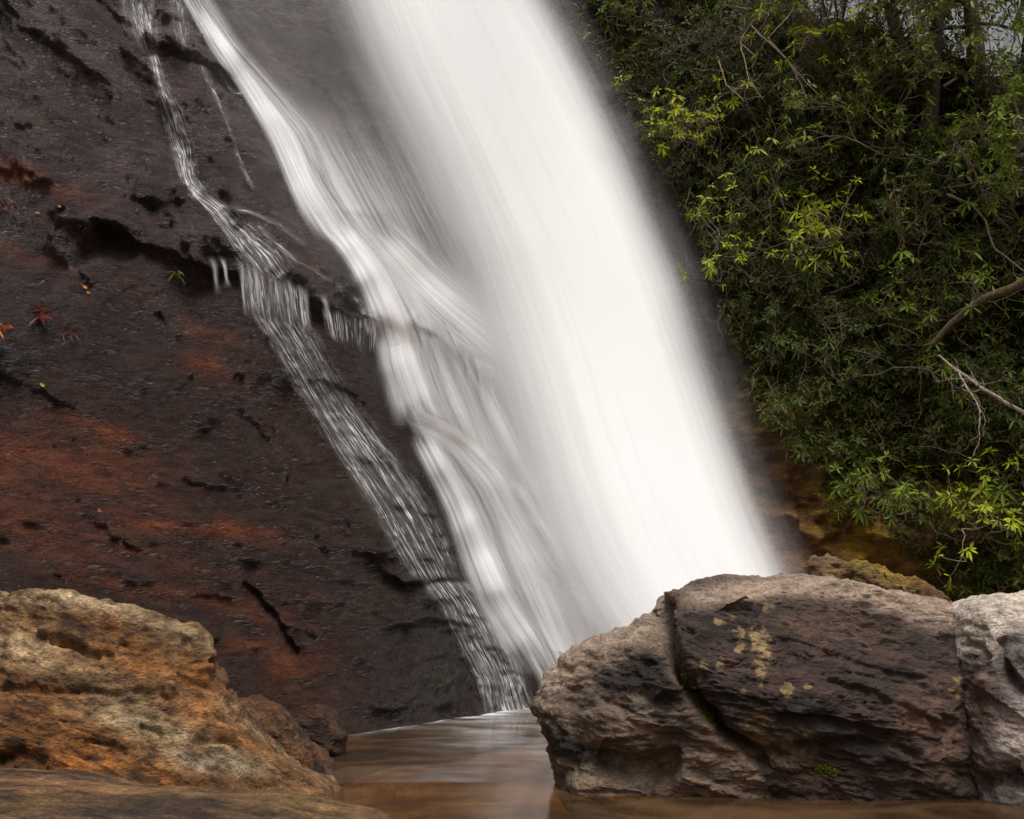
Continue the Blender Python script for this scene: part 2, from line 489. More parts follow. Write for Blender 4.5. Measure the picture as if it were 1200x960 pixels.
# cracks and scarps on the big slab
crack([(275, 478), (300, 500), (322, 520), (331, 560), (330, 640), (300, 672)], 0.07, 3.5)
ledge([(270, 478), (300, 500), (330, 530)], 0.05, 50, 0.015, 0.6, True)
crack([(270, 680), (300, 712), (330, 742), (345, 768)], 0.09, 4)
ledge([(280, 688), (310, 715), (345, 765)], 0.04, 60, 0.020, 0.6, True)
crack([(0, 440), (40, 458), (70, 472), (92, 488)], 0.06, 3)
ledge([(-30, 425), (40, 458), (95, 488)], 0.06, 60, 0.020, 0.6, True)
ledge([(205, 555), (225, 568), (255, 573), (280, 576)], 0.07, 70, 0.030, 0.6, True)
ledge([(100, 330), (140, 346), (165, 345)], 0.10, 30, 0.04)
ledge([(185, 360), (205, 390), (215, 392)], 0.07, 20, 0.02)
ledge([(200, 425), (220, 442), (255, 446), (285, 440), (290, 405)], 0.06, 22, 0.02)
ledge([(425, 640), (445, 668), (470, 688), (520, 680), (560, 690), (600, 715)], 0.10, 70, 0.04, 0.6, True)
hump(455, 640, 40, 40, 0, 0.22)
crack([(30, 635), (70, 660), (90, 690)], 0.05, 4)
crack([(170, 590), (190, 605)], 0.05, 3)
ledge([(100, 600), (150, 640), (200, 660)], 0.06, 25, 0.02)
# where much water runs the rock is worn smooth
_CL = np.array([(196, -30), (212, 0), (275, 100), (338, 225), (372, 275), (418, 330), (452, 430), (492, 530), (545, 640), (590, 740), (625, 830)], float)
cm = (0.45 + 0.55 * sstep(120, 280, PY)) * sstep(-4, 45, PX - np.interp(PY, _CL[:, 1], _CL[:, 0])) * (1 - right)
disp = disp * (1 - 0.85 * cm) + 0.85 * cm * (0.75 * low + 0.05)
# steps under the middle cascade
for ln, h in (([(385, 262), (420, 258), (460, 290), (500, 330)], 0.16), ([(470, 480), (510, 490), (560, 530), (620, 580)], 0.16),
              ([(540, 560), (590, 575), (640, 640), (680, 690)], 0.14), ([(560, 685), (620, 700), (690, 740)], 0.10), ([(440, 372), (500, 396), (545, 420), (590, 455)], 0.22)):
    d_, s_, t_ = seg_dist(PX + 0.7 * wob, PY + 0.7 * wob2, smooth_line(ln, 24, 6))
    up_ = s_
    disp = disp + h * np.where(up_ > -14, np.exp(-(np.maximum(up_, 0) / 45) ** 2), 0) * sstep(-14, 9, up_) * sstep(0, .3, t_) * sstep(1, .7, t_)
# broken foot of the slab
disp += sstep(1.0, 0.0, GZ) * (0.16 * np.maximum(fbm(Wp * 2.2 + 3, 4, 87), -.1) + 0.05 * fbm(Wp * 6, 3, 88)) * (1 - right)
# right bank: rough, broken
disp += right * (0.35 * fbm(Wp * 0.9 + 9, 4, 81) + 0.10 * fbm(Wp * 3.5, 4, 83))
for ln, h in (([(900, 605), (950, 640), (985, 660), (1040, 700)], 0.25), ([(955, 632), (1000, 625), (1060, 650), (1120, 690)], 0.3), ([(860, 520), (900, 560), (940, 600)], 0.2)):
    ledge(ln, h, 40, 0.1)

CY = GY - disp
CLIFF_P = np.stack([GX - 0.25 * (disp - 0.1) * 0, CY, GZ], -1)

# colour of the rock: minerals, rust stains, moss, plus painted sky sheen
nA = fbm(np.stack([A * 0.8, Bc * 2.2, GY], -1), 5, 91)
nB = fbm(Wp * 6, 4, 95)
dark = np.array([0.024, 0.0175, 0.0165]); mauve_sheen = np.array([0.092, 0.078, 0.082]); brown = np.array([0.046, 0.024, 0.016])
rust = np.array([0.150, 0.046, 0.017]); moss = np.array([0.042, 0.045, 0.010]); soil = np.array([0.030, 0.020, 0.012])
tint = lerp3(dark, mauve_sheen, sstep(520, 150, PY) * 0.8 * sstep(-0.6, 0.6, nA) + 0 * nA)  # sky sheen of the wet rock put into the upper cliff's colour
tint = lerp3(tint, brown, np.clip(sstep(330, 560, PY) * sstep(520, 300, PX) * (0.55 + 0.5 * nA), 0, 1))
st = np.zeros_like(PX)
for cx, cy, rx, ry, a, k in ((60, 225, 90, 12, 22, .8), (20, 205, 60, 9, 22, .9), (30, 300, 60, 10, 20, .5), (245, 428, 32, 13, 12, 1.0), (250, 395, 35, 12, 15, .6),
                             (110, 500, 70, 9, 15, .7), (250, 620, 80, 9, 4, 1.1), (175, 612, 40, 6, 10, .5), (60, 560, 110, 35, 12, .65), (40, 520, 90, 20, 10, .5), (70, 660, 60, 12, 14, .7), (120, 650, 110, 14, 10, .5),
                             (180, 690, 120, 10, 10, .55), (60, 620, 90, 16, 12, .55), (280, 720, 70, 10, 12, .5), (300, 760, 70, 12, 8, .45), (335, 785, 25, 16, 0, .5), (370, 690, 20, 20, 0, .3), (370, 845, 25, 12, 0, .8),
                             (380, 330, 20, 20, 0, 0.2), (165, 345, 20, 10, 30, .5), (105, 360, 14, 5, 20, .5)):
    st += k * blob(PX + 10 * nB, PY + 6 * nB, cx, cy, rx, ry, a)
st = np.clip(st * (0.75 + 1.1 * nA + 0.5 * nB), 0, 1)
tint = lerp3(tint, rust, st * 0.85)
ms = np.zeros_like(PX)
for cx, cy, rx, ry, k in ((440, 715, 30, 25, .6), (520, 790, 40, 40, .5), (455, 630, 30, 35, .7), (430, 560, 40, 50, .35), (345, 440, 40, 60, .3), (70, 155, 60, 10, .4), (360, 575, 20, 30, .3)):
    ms += k * blob(PX, PY, cx, cy, rx, ry)
tint = lerp3(tint, moss, np.clip(ms * (0.6 + 1.5 * nB), 0, 1) * 0.7)
bankc = lerp3(soil, np.array([0.30, 0.165, 0.065]), np.clip(0.6 + nA, 0, 1) * sstep(430, 580, PY))
gm = np.clip(1.1 * blob(PX, PY, 985, 600, 50, 60) + 0.9 * blob(PX, PY, 1030, 650, 60, 30, 20) + 0.5 * blob(PX, PY, 900, 470, 60, 80), 0, 1) * np.clip(0.5 + 1.2 * nB + 0.5 * nA, 0, 1)
bankc = lerp3(bankc, np.array([0.34, 0.25, 0.02]), gm)
tint = tint + (bankc - tint) * right[..., None]
wet = np.clip(0.45 + 0.5 * fbm(Wp * 1.3, 3, 99) + 0.5 * sstep(150, 420, PX) - 0.3 * st, 0, 1) * (1 - 0.8 * right)
tint = tint * np.array([0.80, 0.66, 0.61])
cliff = mesh_obj("cliff", CLIFF_P.reshape(-1, 3), grid_faces(len(CX), len(CZ)), M_CLIFF, None,
                 {"tint": tint.reshape(-1, 3), "wet": wet.ravel()})
tag(cliff, kind="structure")

def cliff_at(x, z):
    ix = np.clip(np.interp(x, CX, np.arange(len(CX))), 0, len(CX) - 1.001)
    iz = np.clip((np.asarray(z) - CZ[0]) / 0.026, 0, len(CZ) - 1.001)
    i, j = ix.astype(int), iz.astype(int); a, b = ix - i, iz - j
    return (CY[j, i] * (1 - a) + CY[j, i + 1] * a) * (1 - b) + (CY[j + 1, i] * (1 - a) + CY[j + 1, i + 1] * a) * b

def on_cliff(px, py):
    """where the sight line of a photograph pixel meets the cliff"""
    px, py = np.broadcast_arrays(np.asarray(px, float), np.asarray(py, float))
    d = ray(px, py); ys = np.arange(6.0, 26.0, 0.06)
    hit = np.full(px.shape, 20.0); done = np.zeros(px.shape, bool)
    prev = np.full(px.shape, -9.0)
    for y in ys:
        p = CAM + d * y
        g = y - cliff_at(p[..., 0], p[..., 2])
        m = (g > 0) & ~done
        fr = np.where(m, g / np.maximum(g - prev, 1e-6), 0)
        hit = np.where(m, y - 0.06 * np.clip(fr, 0, 1), hit); done |= m; prev = g
    return CAM + d * hit[..., None]

# ------------------------------------------------------------------ pool: bed and water
bx = np.r_[np.arange(-60, -8, 2.0), np.arange(-8, 8, 0.06), np.arange(8, 61, 2.0)]
by = np.r_[np.arange(-60, 2, 2.0), np.arange(2, 14.5, 0.06), np.arange(14.5, 61, 2.0)]
BX, BY = np.meshgrid(bx, by)
bp3 = np.stack([BX, BY, 0 * BX], -1)
BZ = -0.42 + 0.16 * fbm(bp3 * 0.8, 4, 110) + 0.05 * fbm(bp3 * 3, 3, 113)
BZ = BZ + 1.6 * sstep(1.5, -4, BY) + 1.2 * sstep(6, 12, np.abs(BX)) * sstep(6, 2, BY)
nb = fbm(bp3 * np.array([0.9, 2.2, 1]), 4, 117)
bt = lerp3((0.085, 0.052, 0.030), (0.25, 0.155, 0.085), np.clip(0.5 + 0.9 * nb, 0, 1))
tag(mesh_obj("pool_bed", np.stack([BX, BY, BZ], -1), grid_faces(len(bx), len(by)), rock_mat("pool_bed_sand", 1.0, 0.3, 0.01, 0.6, 0.9, 0.3), None,
             {"tint": bt.reshape(-1, 3), "wet": 0 * BX.ravel()}), kind="structure")

def water_mat():
    m, n, l = new_mat("pool_water")
    out = N(n, "ShaderNodeOutputMaterial")
    tc = N(n, "ShaderNodeTexCoord"); mp = N(n, "ShaderNodeMapping"); mp.inputs['Scale'].default_value = (0.6, 1.15, 1); mp.inputs['Rotation'].default_value = (0, 0, math.radians(-8))
    l.new(tc.outputs['Object'], mp.inputs[0])
    nz = N(n, "ShaderNodeTexNoise"); nz.inputs['Scale'].default_value = 1.7; nz.inputs['Detail'].default_value = 3; nz.inputs['Distortion'].default_value = 0.9
    l.new(mp.outputs[0], nz.inputs['Vector'])
    n2 = N(n, "ShaderNodeTexNoise"); n2.inputs['Scale'].default_value = 5; n2.inputs['Detail'].default_value = 2
    l.new(mp.outputs[0], n2.inputs['Vector'])
    ad = N(n, "ShaderNodeMath", operation='ADD'); l.new(nz.outputs[0], ad.inputs[0])
    mu = N(n, "ShaderNodeMath", operation='MULTIPLY'); mu.inputs[1].default_value = 0.25; l.new(n2.outputs[0], mu.inputs[0]); l.new(mu.outputs[0], ad.inputs[1])
    bp = N(n, "ShaderNodeBump"); bp.inputs['Strength'].default_value = 0.12; bp.inputs['Distance'].default_value = 0.03; l.new(ad.outputs[0], bp.inputs['Height'])
    gl = N(n, "ShaderNodeBsdfGlossy"); gl.inputs['Roughness'].default_value = 0.13; gl.inputs[0].default_value = (0.70, 0.68, 0.66, 1); l.new(bp.outputs[0], gl.inputs['Normal'])
    tp = N(n, "ShaderNodeBsdfTransparent"); tp.inputs[0].default_value = (0.78, 0.60, 0.42, 1)
    df = N(n, "ShaderNodeBsdfDiffuse")                          # fine silt and bubbles drifting in the water
    rp = N(n, "ShaderNodeMapRange"); rp.inputs[1].default_value = 0.40; rp.inputs[2].default_value = 0.72; rp.inputs[3].default_value = 0.15; rp.inputs[4].default_value = 0.6
    l.new(nz.outputs[0], rp.inputs[0])
    df.inputs[0].default_value = (0.20, 0.115, 0.055, 1)
    m1 = N(n, "ShaderNodeMixShader"); l.new(rp.outputs[0], m1.inputs[0]); l.new(tp.outputs[0], m1.inputs[1]); l.new(df.outputs[0], m1.inputs[2])
    fr = N(n, "ShaderNodeFresnel"); fr.inputs[0].default_value = 1.33; l.new(bp.outputs[0], fr.inputs['Normal'])
    m2 = N(n, "ShaderNodeMixShader"); l.new(fr.outputs[0], m2.inputs[0]); l.new(m1.outputs[0], m2.inputs[1]); l.new(gl.outputs[0], m2.inputs[2])
    l.new(m2.outputs[0], out.inputs[0])
    return m
wx = np.linspace(-14, 12, 60); wy = np.linspace(1.0, 16, 60)
WX, WY = np.meshgrid(wx, wy)
tag(mesh_obj("pool_water", np.stack([WX, WY, 0 * WX], -1), grid_faces(60, 60), water_mat()), kind="structure")

# ------------------------------------------------------------------ boulders
def boulder(name, outline, yc, df, db, mat, paint, seed, box=2.6, planes=(), cracks=(), ledges=(), big=0.10, mid=0.035, nth=620, nph=420, strata=(-12, 0.03, 3.0), center=None, smooth_it=6, parent=None):
    """a closed rock: its outline at distance yc, bulging `df` towards and `db` away from the viewer, then cut, cracked and roughened"""
    O = at(*np.asarray(outline, float).T, np.full(len(outline), yc))[:, [0, 2]]
    c = np.asarray(center, float) if center is not None else np.array([(O[:, 0].min() + O[:, 0].max()) / 2, (O[:, 1].min() + O[:, 1].max()) / 2])
    ol = np.vstack([O, O[:1]])
    L = np.r_[0, np.cumsum(np.hypot(*np.diff(ol, axis=0).T))]
    S = np.linspace(0, L[-1], 2400, endpoint=False)
    ox, oz = np.interp(S, L, ol[:, 0]) - c[0], np.interp(S, L, ol[:, 1]) - c[1]
    th = np.unwrap(np.arctan2(oz, ox)); r = np.hypot(ox, oz)
    TH = np.linspace(0, 2 * math.pi, nth, endpoint=False)
    o_ = np.argsort(th % (2 * math.pi)); R = np.interp(TH, (th % (2 * math.pi))[o_], r[o_], period=2 * math.pi)
    for _ in range(smooth_it): R = 0.25 * np.roll(R, 1) + 0.5 * R + 0.25 * np.roll(R, -1)
    ph = np.linspace(0.012, math.pi - 0.012, nph)
    cph, sph = np.cos(ph), np.sin(ph)
    q = (np.abs(cph) ** box + np.abs(sph) ** box) ** (-1 / box)
    rad, dep = sph * q, cph * q
    X = c[0] + rad[:, None] * R[None] * np.cos(TH)[None]
    Z = c[1] + rad[:, None] * R[None] * np.sin(TH)[None]
    Y = yc - np.where(dep > 0, dep * df, dep * db)[:, None] + 0 * X
    P = np.stack([X, Y, Z], -1)
    ctr = np.array([c[0], yc, c[1]])
    for nx, ny, nz, off in planes:                        # broken faces
        nn = np.array([nx, ny, nz], float); nn /= np.linalg.norm(nn)
        h = (P - ctr) @ nn - off
        h = np.maximum(h, 0) - 0.15 * np.maximum(h, 0)
        P = P - h[..., None] * nn
    def normals(P):
        du = np.roll(P, -1, 1) - np.roll(P, 1, 1); dv = np.gradient(P, axis=0)
        n = np.cross(du, dv); n /= np.linalg.norm(n, axis=-1, keepdims=True) + 1e-9
        return n * np.sign(np.sum(n * (P - ctr), -1, keepdims=True).mean())
    n = normals(P)
    sc_ = math.radians(strata[0])
    a = P[..., 0] * math.cos(sc_) + P[..., 2] * math.sin(sc_); b = -P[..., 0] * math.sin(sc_) + P[..., 2] * math.cos(sc_)
    Q = np.stack([a, P[..., 1], b], -1)
    g = big * fbm(P * 1.1, 3, seed) + mid * fbm(Q * np.array([1.8, 2.5, 4.5]), 4, seed + 3) + 0.40 * mid * fbm(Q * np.array([9, 11, 18]), 4, seed + 8)
    def terr(x): f = np.floor(x); return f + 0.35 * (x - f) + 0.65 * sstep(0.86, 1, x - f)
    g = g + 0.55 * mid * terr(2.6 * fbm(Q * np.array([1.3, 1.6, 3.0]), 6, seed + 51, 0.58)) + 0.10 * mid * terr(3 * fbm(Q * np.array([4.5, 5, 10]), 5, seed + 53, 0.6))
    g = g + 0.6 * mid * (ridged(Q * np.array([1.5, 2, 5]), 4, seed + 31) - 0.55)
    sw = (b * strata[2] + 0.25 * Q[..., 1] + 0.5 * fbm(Q * np.array([1.2, 1.2, 2]), 4, seed + 5)) % 1.0
    pt = sstep(-0.15, 0.35, fbm(Q * np.array([0.9, 1, 1.6]) + 4, 3, seed + 9))
    g = g - 0.9 * mid * np.maximum(ridged(Q * np.array([1.4, 2, 6]), 5, seed + 41) - 0.6, 0) * 3
    g = g + strata[1] * pt * (sw - sstep(0.88, 1.0, sw))
    sw2 = (b * strata[2] * 3.3 + 0.7 * fbm(Q * np.array([2.2, 2, 3]), 3, seed + 15)) % 1.0
    g = g + 0.3 * strata[1] * sstep(-0.1, 0.3, fbm(Q * np.array([1.5, 1.5, 3]) + 9, 3, seed + 19)) * (sw2 - sstep(0.8, 1.0, sw2))
    px, py = pix(P)
    front = sstep(-0.05, 0.15, np.sum(n * (CAM - P), -1) / np.linalg.norm(CAM - P, axis=-1))
    wb, wb2 = 6 * fbm(P * 4, 4, seed + 21), 6 * fbm(P * 4 + 30, 4, seed + 23)
    for line, depth, w in cracks:
        d, s, t = seg_dist(px + wb, py + wb2, line)
        g = g - depth * np.exp(-(d / w) ** 2) * sstep(0, .06, t) * sstep(1, .94, t) * front
    for line, h, fade in ledges:
        d, s, t = seg_dist(px + wb, py + wb2, line)
        g = g + h * np.where(s > 0, np.exp(-(s / fade) ** 2), 0) * sstep(-1, 3, s) * sstep(0, .1, t) * sstep(1, .9, t) * front
    P = P + n * g[..., None]
    px, py = pix(P)
    col, wetv = paint(P, px, py, front, n, Q)
    V = np.vstack([P.reshape(-1, 3), P[0].mean(0), P[-1].mean(0)])
    cc = np.vstack([col.reshape(-1, 3), col[0].mean(0), col[-1].mean(0)])
    ww = np.r_[wetv.ravel(), 0, 0]
    k = np.arange(nth); k2 = (k + 1) % nth; m = nth * nph
    caps = np.vstack([np.stack([k2, k, np.full(nth, m)], -1), np.stack([k + nth * (nph - 1), k2 + nth * (nph - 1), np.full(nth, m + 1)], -1)])
    o = mesh_obj(name, V, [grid_faces(nth, nph, True), caps], mat, parent, {"tint": cc, "wet": ww})
    return o, P, px, py, n, front

def cover(px, py, blobs, nse, amt=0.9):
    s = np.zeros_like(px)
    for cx, cy, rx, ry, a, k in blobs: s += k * blob(px, py, cx, cy, rx, ry, a)
    return np.clip(s * (1 + amt * nse), 0, 1)

# --- left boulder, ochre
def paint_left(P, px, py, fr, n, Q):
    n1 = fbm(Q * np.array([1.6, 2, 4]), 5, 201); n2 = fbm(Q * np.array([5, 6, 11]), 4, 203); n3 = fbm(P * 14, 3, 207)
    c = lerp3((0.115, 0.058, 0.024), (0.25, 0.155, 0.075), np.clip(0.45 + 0.9 * n1, 0, 1))
    c = lerp3(c, (0.30, 0.13, 0.032), np.clip(cover(px, py, ((150, 770, 50, 25, 20, .6), (60, 880, 120, 40, 5, .8), (170, 890, 80, 22, 10, .7), (50, 800, 70, 30, 15, .5), (225, 835, 30, 20, 20, .6), (290, 870, 50, 12, 25, .6), (235, 800, 18, 40, -20, .6)), n2, 1.6), 0, 1))
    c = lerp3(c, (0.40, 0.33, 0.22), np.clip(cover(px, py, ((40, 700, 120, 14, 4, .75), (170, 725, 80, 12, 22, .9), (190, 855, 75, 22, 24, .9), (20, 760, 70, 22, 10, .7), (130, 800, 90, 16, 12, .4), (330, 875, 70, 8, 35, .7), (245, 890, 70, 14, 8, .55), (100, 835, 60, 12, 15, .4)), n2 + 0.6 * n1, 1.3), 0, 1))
    c = lerp3(c, (0.045, 0.030, 0.018), np.clip(cover(px, py, ((90, 735, 60, 10, 20, .7), (80, 800, 90, 14, 10, .55), (190, 745, 40, 16, 20, .5), (20, 850, 50, 30, 0, .45), (130, 870, 30, 8, 15, .6), (320, 860, 40, 10, 35, .5), (10, 905, 40, 25, 0, .8)), n2, 1.8) + sstep(0.35, 0.7, n2 + 0.4 * n3) * 0.55, 0, 1))
    c = lerp3(c, (0.24, 0.23, 0.19), cover(px, py, ((250, 895, 50, 14, 5, .8), (170, 850, 40, 15, 20, .4)), n2, 1.2))
    n4 = fbm(Q * np.array([9, 12, 22]), 4, 209)
    c = c * np.clip(1 + 0.9 * n4 + .5 * n2, .25, 1.9)[..., None]
    return c * np.array([1.03, .87, .72]), np.clip(0.05 + 0.2 * n1, 0, 1)
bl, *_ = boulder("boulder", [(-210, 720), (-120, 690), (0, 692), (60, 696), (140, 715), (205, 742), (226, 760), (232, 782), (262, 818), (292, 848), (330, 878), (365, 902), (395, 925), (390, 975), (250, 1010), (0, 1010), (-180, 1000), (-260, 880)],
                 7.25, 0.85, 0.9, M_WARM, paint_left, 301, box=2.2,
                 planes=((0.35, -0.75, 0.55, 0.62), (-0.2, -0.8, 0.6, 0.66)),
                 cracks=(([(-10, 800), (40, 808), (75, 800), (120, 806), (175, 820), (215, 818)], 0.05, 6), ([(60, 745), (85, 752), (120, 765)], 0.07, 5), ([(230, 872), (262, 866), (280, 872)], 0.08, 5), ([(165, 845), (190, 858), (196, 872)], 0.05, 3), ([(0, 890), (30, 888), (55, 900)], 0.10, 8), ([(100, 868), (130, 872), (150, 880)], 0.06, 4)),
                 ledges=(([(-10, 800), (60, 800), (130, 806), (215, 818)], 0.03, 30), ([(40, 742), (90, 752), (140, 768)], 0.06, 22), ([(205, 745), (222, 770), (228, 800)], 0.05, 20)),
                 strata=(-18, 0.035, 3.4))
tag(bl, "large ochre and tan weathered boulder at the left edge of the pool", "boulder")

def paint_flat(P, px, py, fr, n, Q):
    n1 = fbm(P * np.array([0.9, 3.5, 3]), 5, 221); n2 = fbm(P * np.array([3.5, 9, 8]), 4, 223)
    n3 = fbm(P * np.array([7, 26, 20]), 4, 225)
    c = lerp3((0.062, 0.034, 0.024), (0.36, 0.190, 0.080), np.clip(0.40 + 1.0 * n1 + 0.5 * n2 + .4 * n3, 0, 1))
    c = lerp3(c, (0.26, 0.155, 0.05), cover(px, py, ((350, 945, 80, 18, 10, .6), (60, 940, 110, 8, 0, .5), (200, 925, 90, 5, 0, .4)), n2, 1.3))
    c = lerp3(c, (0.038, 0.030, 0.027), np.clip(cover(px, py, ((130, 955, 120, 10, 0, .5), (230, 935, 90, 10, 0, .5)), n2, 1.2), 0, 1))
    return c, np.clip(0.10 + 0.4 * n1, 0, 1)
# the flat rock in front is built from its plan: a low whaleback
def flat_rock():
    nth, nr = 520, 260
    TH = np.linspace(0, 2 * math.pi, nth, endpoint=False); rr = np.linspace(0.003, 1, nr)
    cx, cy = -2.95, 5.05
    wob_ = 1 + 0.07 * np.sin(3 * TH + 1) + 0.05 * np.sin(5 * TH)
    RX, RY = 2.5, 1.4
    X = cx + rr[:, None] * (RX * wob_ * np.cos(TH))[None]; Y = cy + rr[:, None] * (RY * wob_ * np.sin(TH))[None]
    Z = 0.43 - 0.24 * rr[:, None] ** 3 - 0.5 * sstep(0.86, 1.0, rr)[:, None] + 0 * X - 0.03 * (X - cx)
    P = np.stack([X, Y, Z], -1)
    P[..., 2] += 0.05 * fbm(P * 1.0, 4, 231) + 0.016 * fbm(P * np.array([2.0, 6, 3]), 4, 233) + 0.004 * fbm(P * np.array([8, 20, 8]), 3, 237)
    px, py = pix(P)
    c, w = paint_flat(P, px, py, 1, None, None)
    V = np.vstack([P.reshape(-1, 3), P[0].mean(0)]); k = np.arange(nth); k2 = (k + 1) % nth
    return mesh_obj("flat_rock", V, [grid_faces(nth, nr, True), np.stack([k2, k, np.full(nth, nth * nr)], -1)], M_WARM, None,
                    {"tint": np.vstack([c.reshape(-1, 3), c[0].mean(0)]), "wet": np.r_[w.ravel(), 0]})
tag(flat_rock(), "low flat brown rock slab in the foreground below the ochre boulder", "rock")

def paint_small(P, px, py, fr, n, Q):
    n1 = fbm(P * 5, 5, 241); n2 = fbm(P * 13, 4, 243)
    c = lerp3((0.045, 0.026, 0.018), (0.15, 0.072, 0.032), np.clip(0.5 + 1.1 * n1, 0, 1))
    return lerp3(c, (0.19, 0.075, 0.028), sstep(0.15, 0.5, n2)), np.clip(0.4 + 0.4 * n1, 0, 1)
b, *_ = boulder("rock", [(255, 850), (278, 818), (300, 816), (325, 830), (345, 850), (372, 878), (390, 905), (380, 930), (300, 930), (250, 900)], 8.1, 0.3, 0.4, M_WARM, paint_small, 401, box=2.3, big=0.04, mid=0.03, nth=260, nph=180, strata=(-25, 0.02, 6))
tag(b, "small rust brown rock wedged behind the ochre boulder at the water", "rock")
b, *_ = boulder("rock", [(338, 845), (358, 828), (378, 830), (392, 842), (405, 862), (400, 885), (345, 885), (330, 865)], 9.0, 0.3, 0.4, M_CLIFF, lambda *a: (paint_small(*a)[0] * 0.45, paint_small(*a)[1]), 431, box=2.3, big=0.04, mid=0.02, nth=220, nph=150, strata=(-20, 0.015, 6))
tag(b, "small dark wet rock half submerged at the foot of the cliff", "rock")

# --- right boulder
def paint_right(P, px, py, fr, n, Q):
    n1 = fbm(Q * np.array([1.4, 2, 4]), 5, 251); n2 = fbm(Q * np.array([5, 6, 10]), 4, 253); n3 = fbm(P * 16, 3, 257)
    lobe = sstep(6, -6, px - np.interp(py, [690, 760, 800, 850, 890, 930], [782, 790, 800, 835, 885, 900]))
    c = lerp3((0.022, 0.0145, 0.013), (0.088, 0.056, 0.045), np.clip(0.42 + 0.9 * n1 + .3 * n2, 0, 1))
    cl = lerp3((0.13, 0.106, 0.080), (0.31, 0.258, 0.205), np.clip(0.5 + 0.9 * n1, 0, 1))
    c = c + (cl - c) * lobe[..., None]
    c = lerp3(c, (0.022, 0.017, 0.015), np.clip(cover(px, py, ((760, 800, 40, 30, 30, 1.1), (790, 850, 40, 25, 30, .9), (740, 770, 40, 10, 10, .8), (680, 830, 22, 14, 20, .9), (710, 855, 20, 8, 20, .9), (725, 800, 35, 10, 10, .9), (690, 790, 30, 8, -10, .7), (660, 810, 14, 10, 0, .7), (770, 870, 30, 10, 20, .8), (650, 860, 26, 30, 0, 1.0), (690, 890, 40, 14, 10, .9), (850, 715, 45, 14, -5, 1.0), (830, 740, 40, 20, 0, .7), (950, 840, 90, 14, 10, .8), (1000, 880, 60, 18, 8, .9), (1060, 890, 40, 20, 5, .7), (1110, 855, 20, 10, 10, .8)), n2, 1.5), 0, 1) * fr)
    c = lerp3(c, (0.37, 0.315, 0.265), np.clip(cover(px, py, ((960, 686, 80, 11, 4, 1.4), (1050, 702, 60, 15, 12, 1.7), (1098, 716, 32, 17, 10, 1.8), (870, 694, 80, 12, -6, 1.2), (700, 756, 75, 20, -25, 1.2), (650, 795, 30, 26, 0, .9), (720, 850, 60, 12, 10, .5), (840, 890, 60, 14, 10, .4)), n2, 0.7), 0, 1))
    c = lerp3(c, (0.19, 0.125, 0.09), cover(px, py, ((1080, 830, 40, 40, 60, .6), (1000, 740, 80, 16, 8, .4), (1100, 880, 40, 30, 60, .5), (900, 870, 60, 12, 10, .4)), n2, 1.2))
    li = np.zeros_like(px)
    for cx, cy, r, k in ((892, 752, 13, 1), (893, 772, 11, 1), (890, 742, 10, .9), (843, 730, 6, .9), (857, 722, 6, .8), (868, 742, 6, .9), (825, 780, 6, 1), (844, 780, 6, 1), (868, 757, 7, .8), (925, 808, 7, 1), (948, 803, 5, 1), (893, 790, 8, .7), (870, 812, 4, .9), (892, 802, 5, .7), (1030, 702, 5, .7), (900, 713, 6, .6), (820, 795, 3, .8), (1121, 810, 8, .9), (1124, 796, 6, .8), (890, 860, 26, .45), (930, 880, 30, .4), (760, 880, 30, .3)):
        li = np.maximum(li, k * (1 - sstep(r * 0.75, r * 1.15, np.hypot(px - cx + 7 * n3, py - cy + 7 * n2))))
    c = lerp3(c, (0.32, 0.255, 0.13), np.clip(li * (0.75 + 1.6 * n3 + 0.6 * n2), 0, 0.85) * fr)
    c = lerp3(c, (0.075, 0.062, 0.018), np.clip(cover(px, py, ((745, 880, 40, 14, 10, .7), (720, 870, 20, 12, 0, .5), (950, 895, 40, 20, 0, .35)), n2, 1.6), 0, 1) * fr)
    return c * np.array([0.84, 0.72, 0.63]), np.clip(0.35 + 0.5 * n1 - 0.3 * lobe, 0, 1)
CLEFT = [(781, 696), (786, 725), (788, 760), (800, 795), (822, 830), (850, 862), (885, 888), (905, 905)]
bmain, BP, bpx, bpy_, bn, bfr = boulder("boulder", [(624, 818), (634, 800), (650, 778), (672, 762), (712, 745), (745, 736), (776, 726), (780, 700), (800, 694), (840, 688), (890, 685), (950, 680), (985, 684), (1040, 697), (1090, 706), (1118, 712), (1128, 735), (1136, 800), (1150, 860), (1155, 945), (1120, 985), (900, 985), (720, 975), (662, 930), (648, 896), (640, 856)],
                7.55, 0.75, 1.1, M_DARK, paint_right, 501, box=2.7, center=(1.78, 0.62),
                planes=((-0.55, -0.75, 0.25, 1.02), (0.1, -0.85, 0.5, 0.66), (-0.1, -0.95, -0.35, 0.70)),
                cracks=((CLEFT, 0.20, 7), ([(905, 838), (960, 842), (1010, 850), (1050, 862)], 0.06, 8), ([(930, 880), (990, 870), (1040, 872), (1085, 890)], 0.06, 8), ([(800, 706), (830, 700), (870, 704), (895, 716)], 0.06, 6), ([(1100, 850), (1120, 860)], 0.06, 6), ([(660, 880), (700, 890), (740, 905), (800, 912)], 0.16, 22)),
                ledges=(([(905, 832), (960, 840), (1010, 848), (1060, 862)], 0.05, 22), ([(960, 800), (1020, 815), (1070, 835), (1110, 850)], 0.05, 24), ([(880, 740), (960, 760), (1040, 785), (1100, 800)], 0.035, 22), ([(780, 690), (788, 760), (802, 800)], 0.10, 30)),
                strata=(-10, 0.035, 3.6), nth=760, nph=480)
tag(bmain, "big dark brown boulder with lichen spots and a mossy cleft", "boulder")

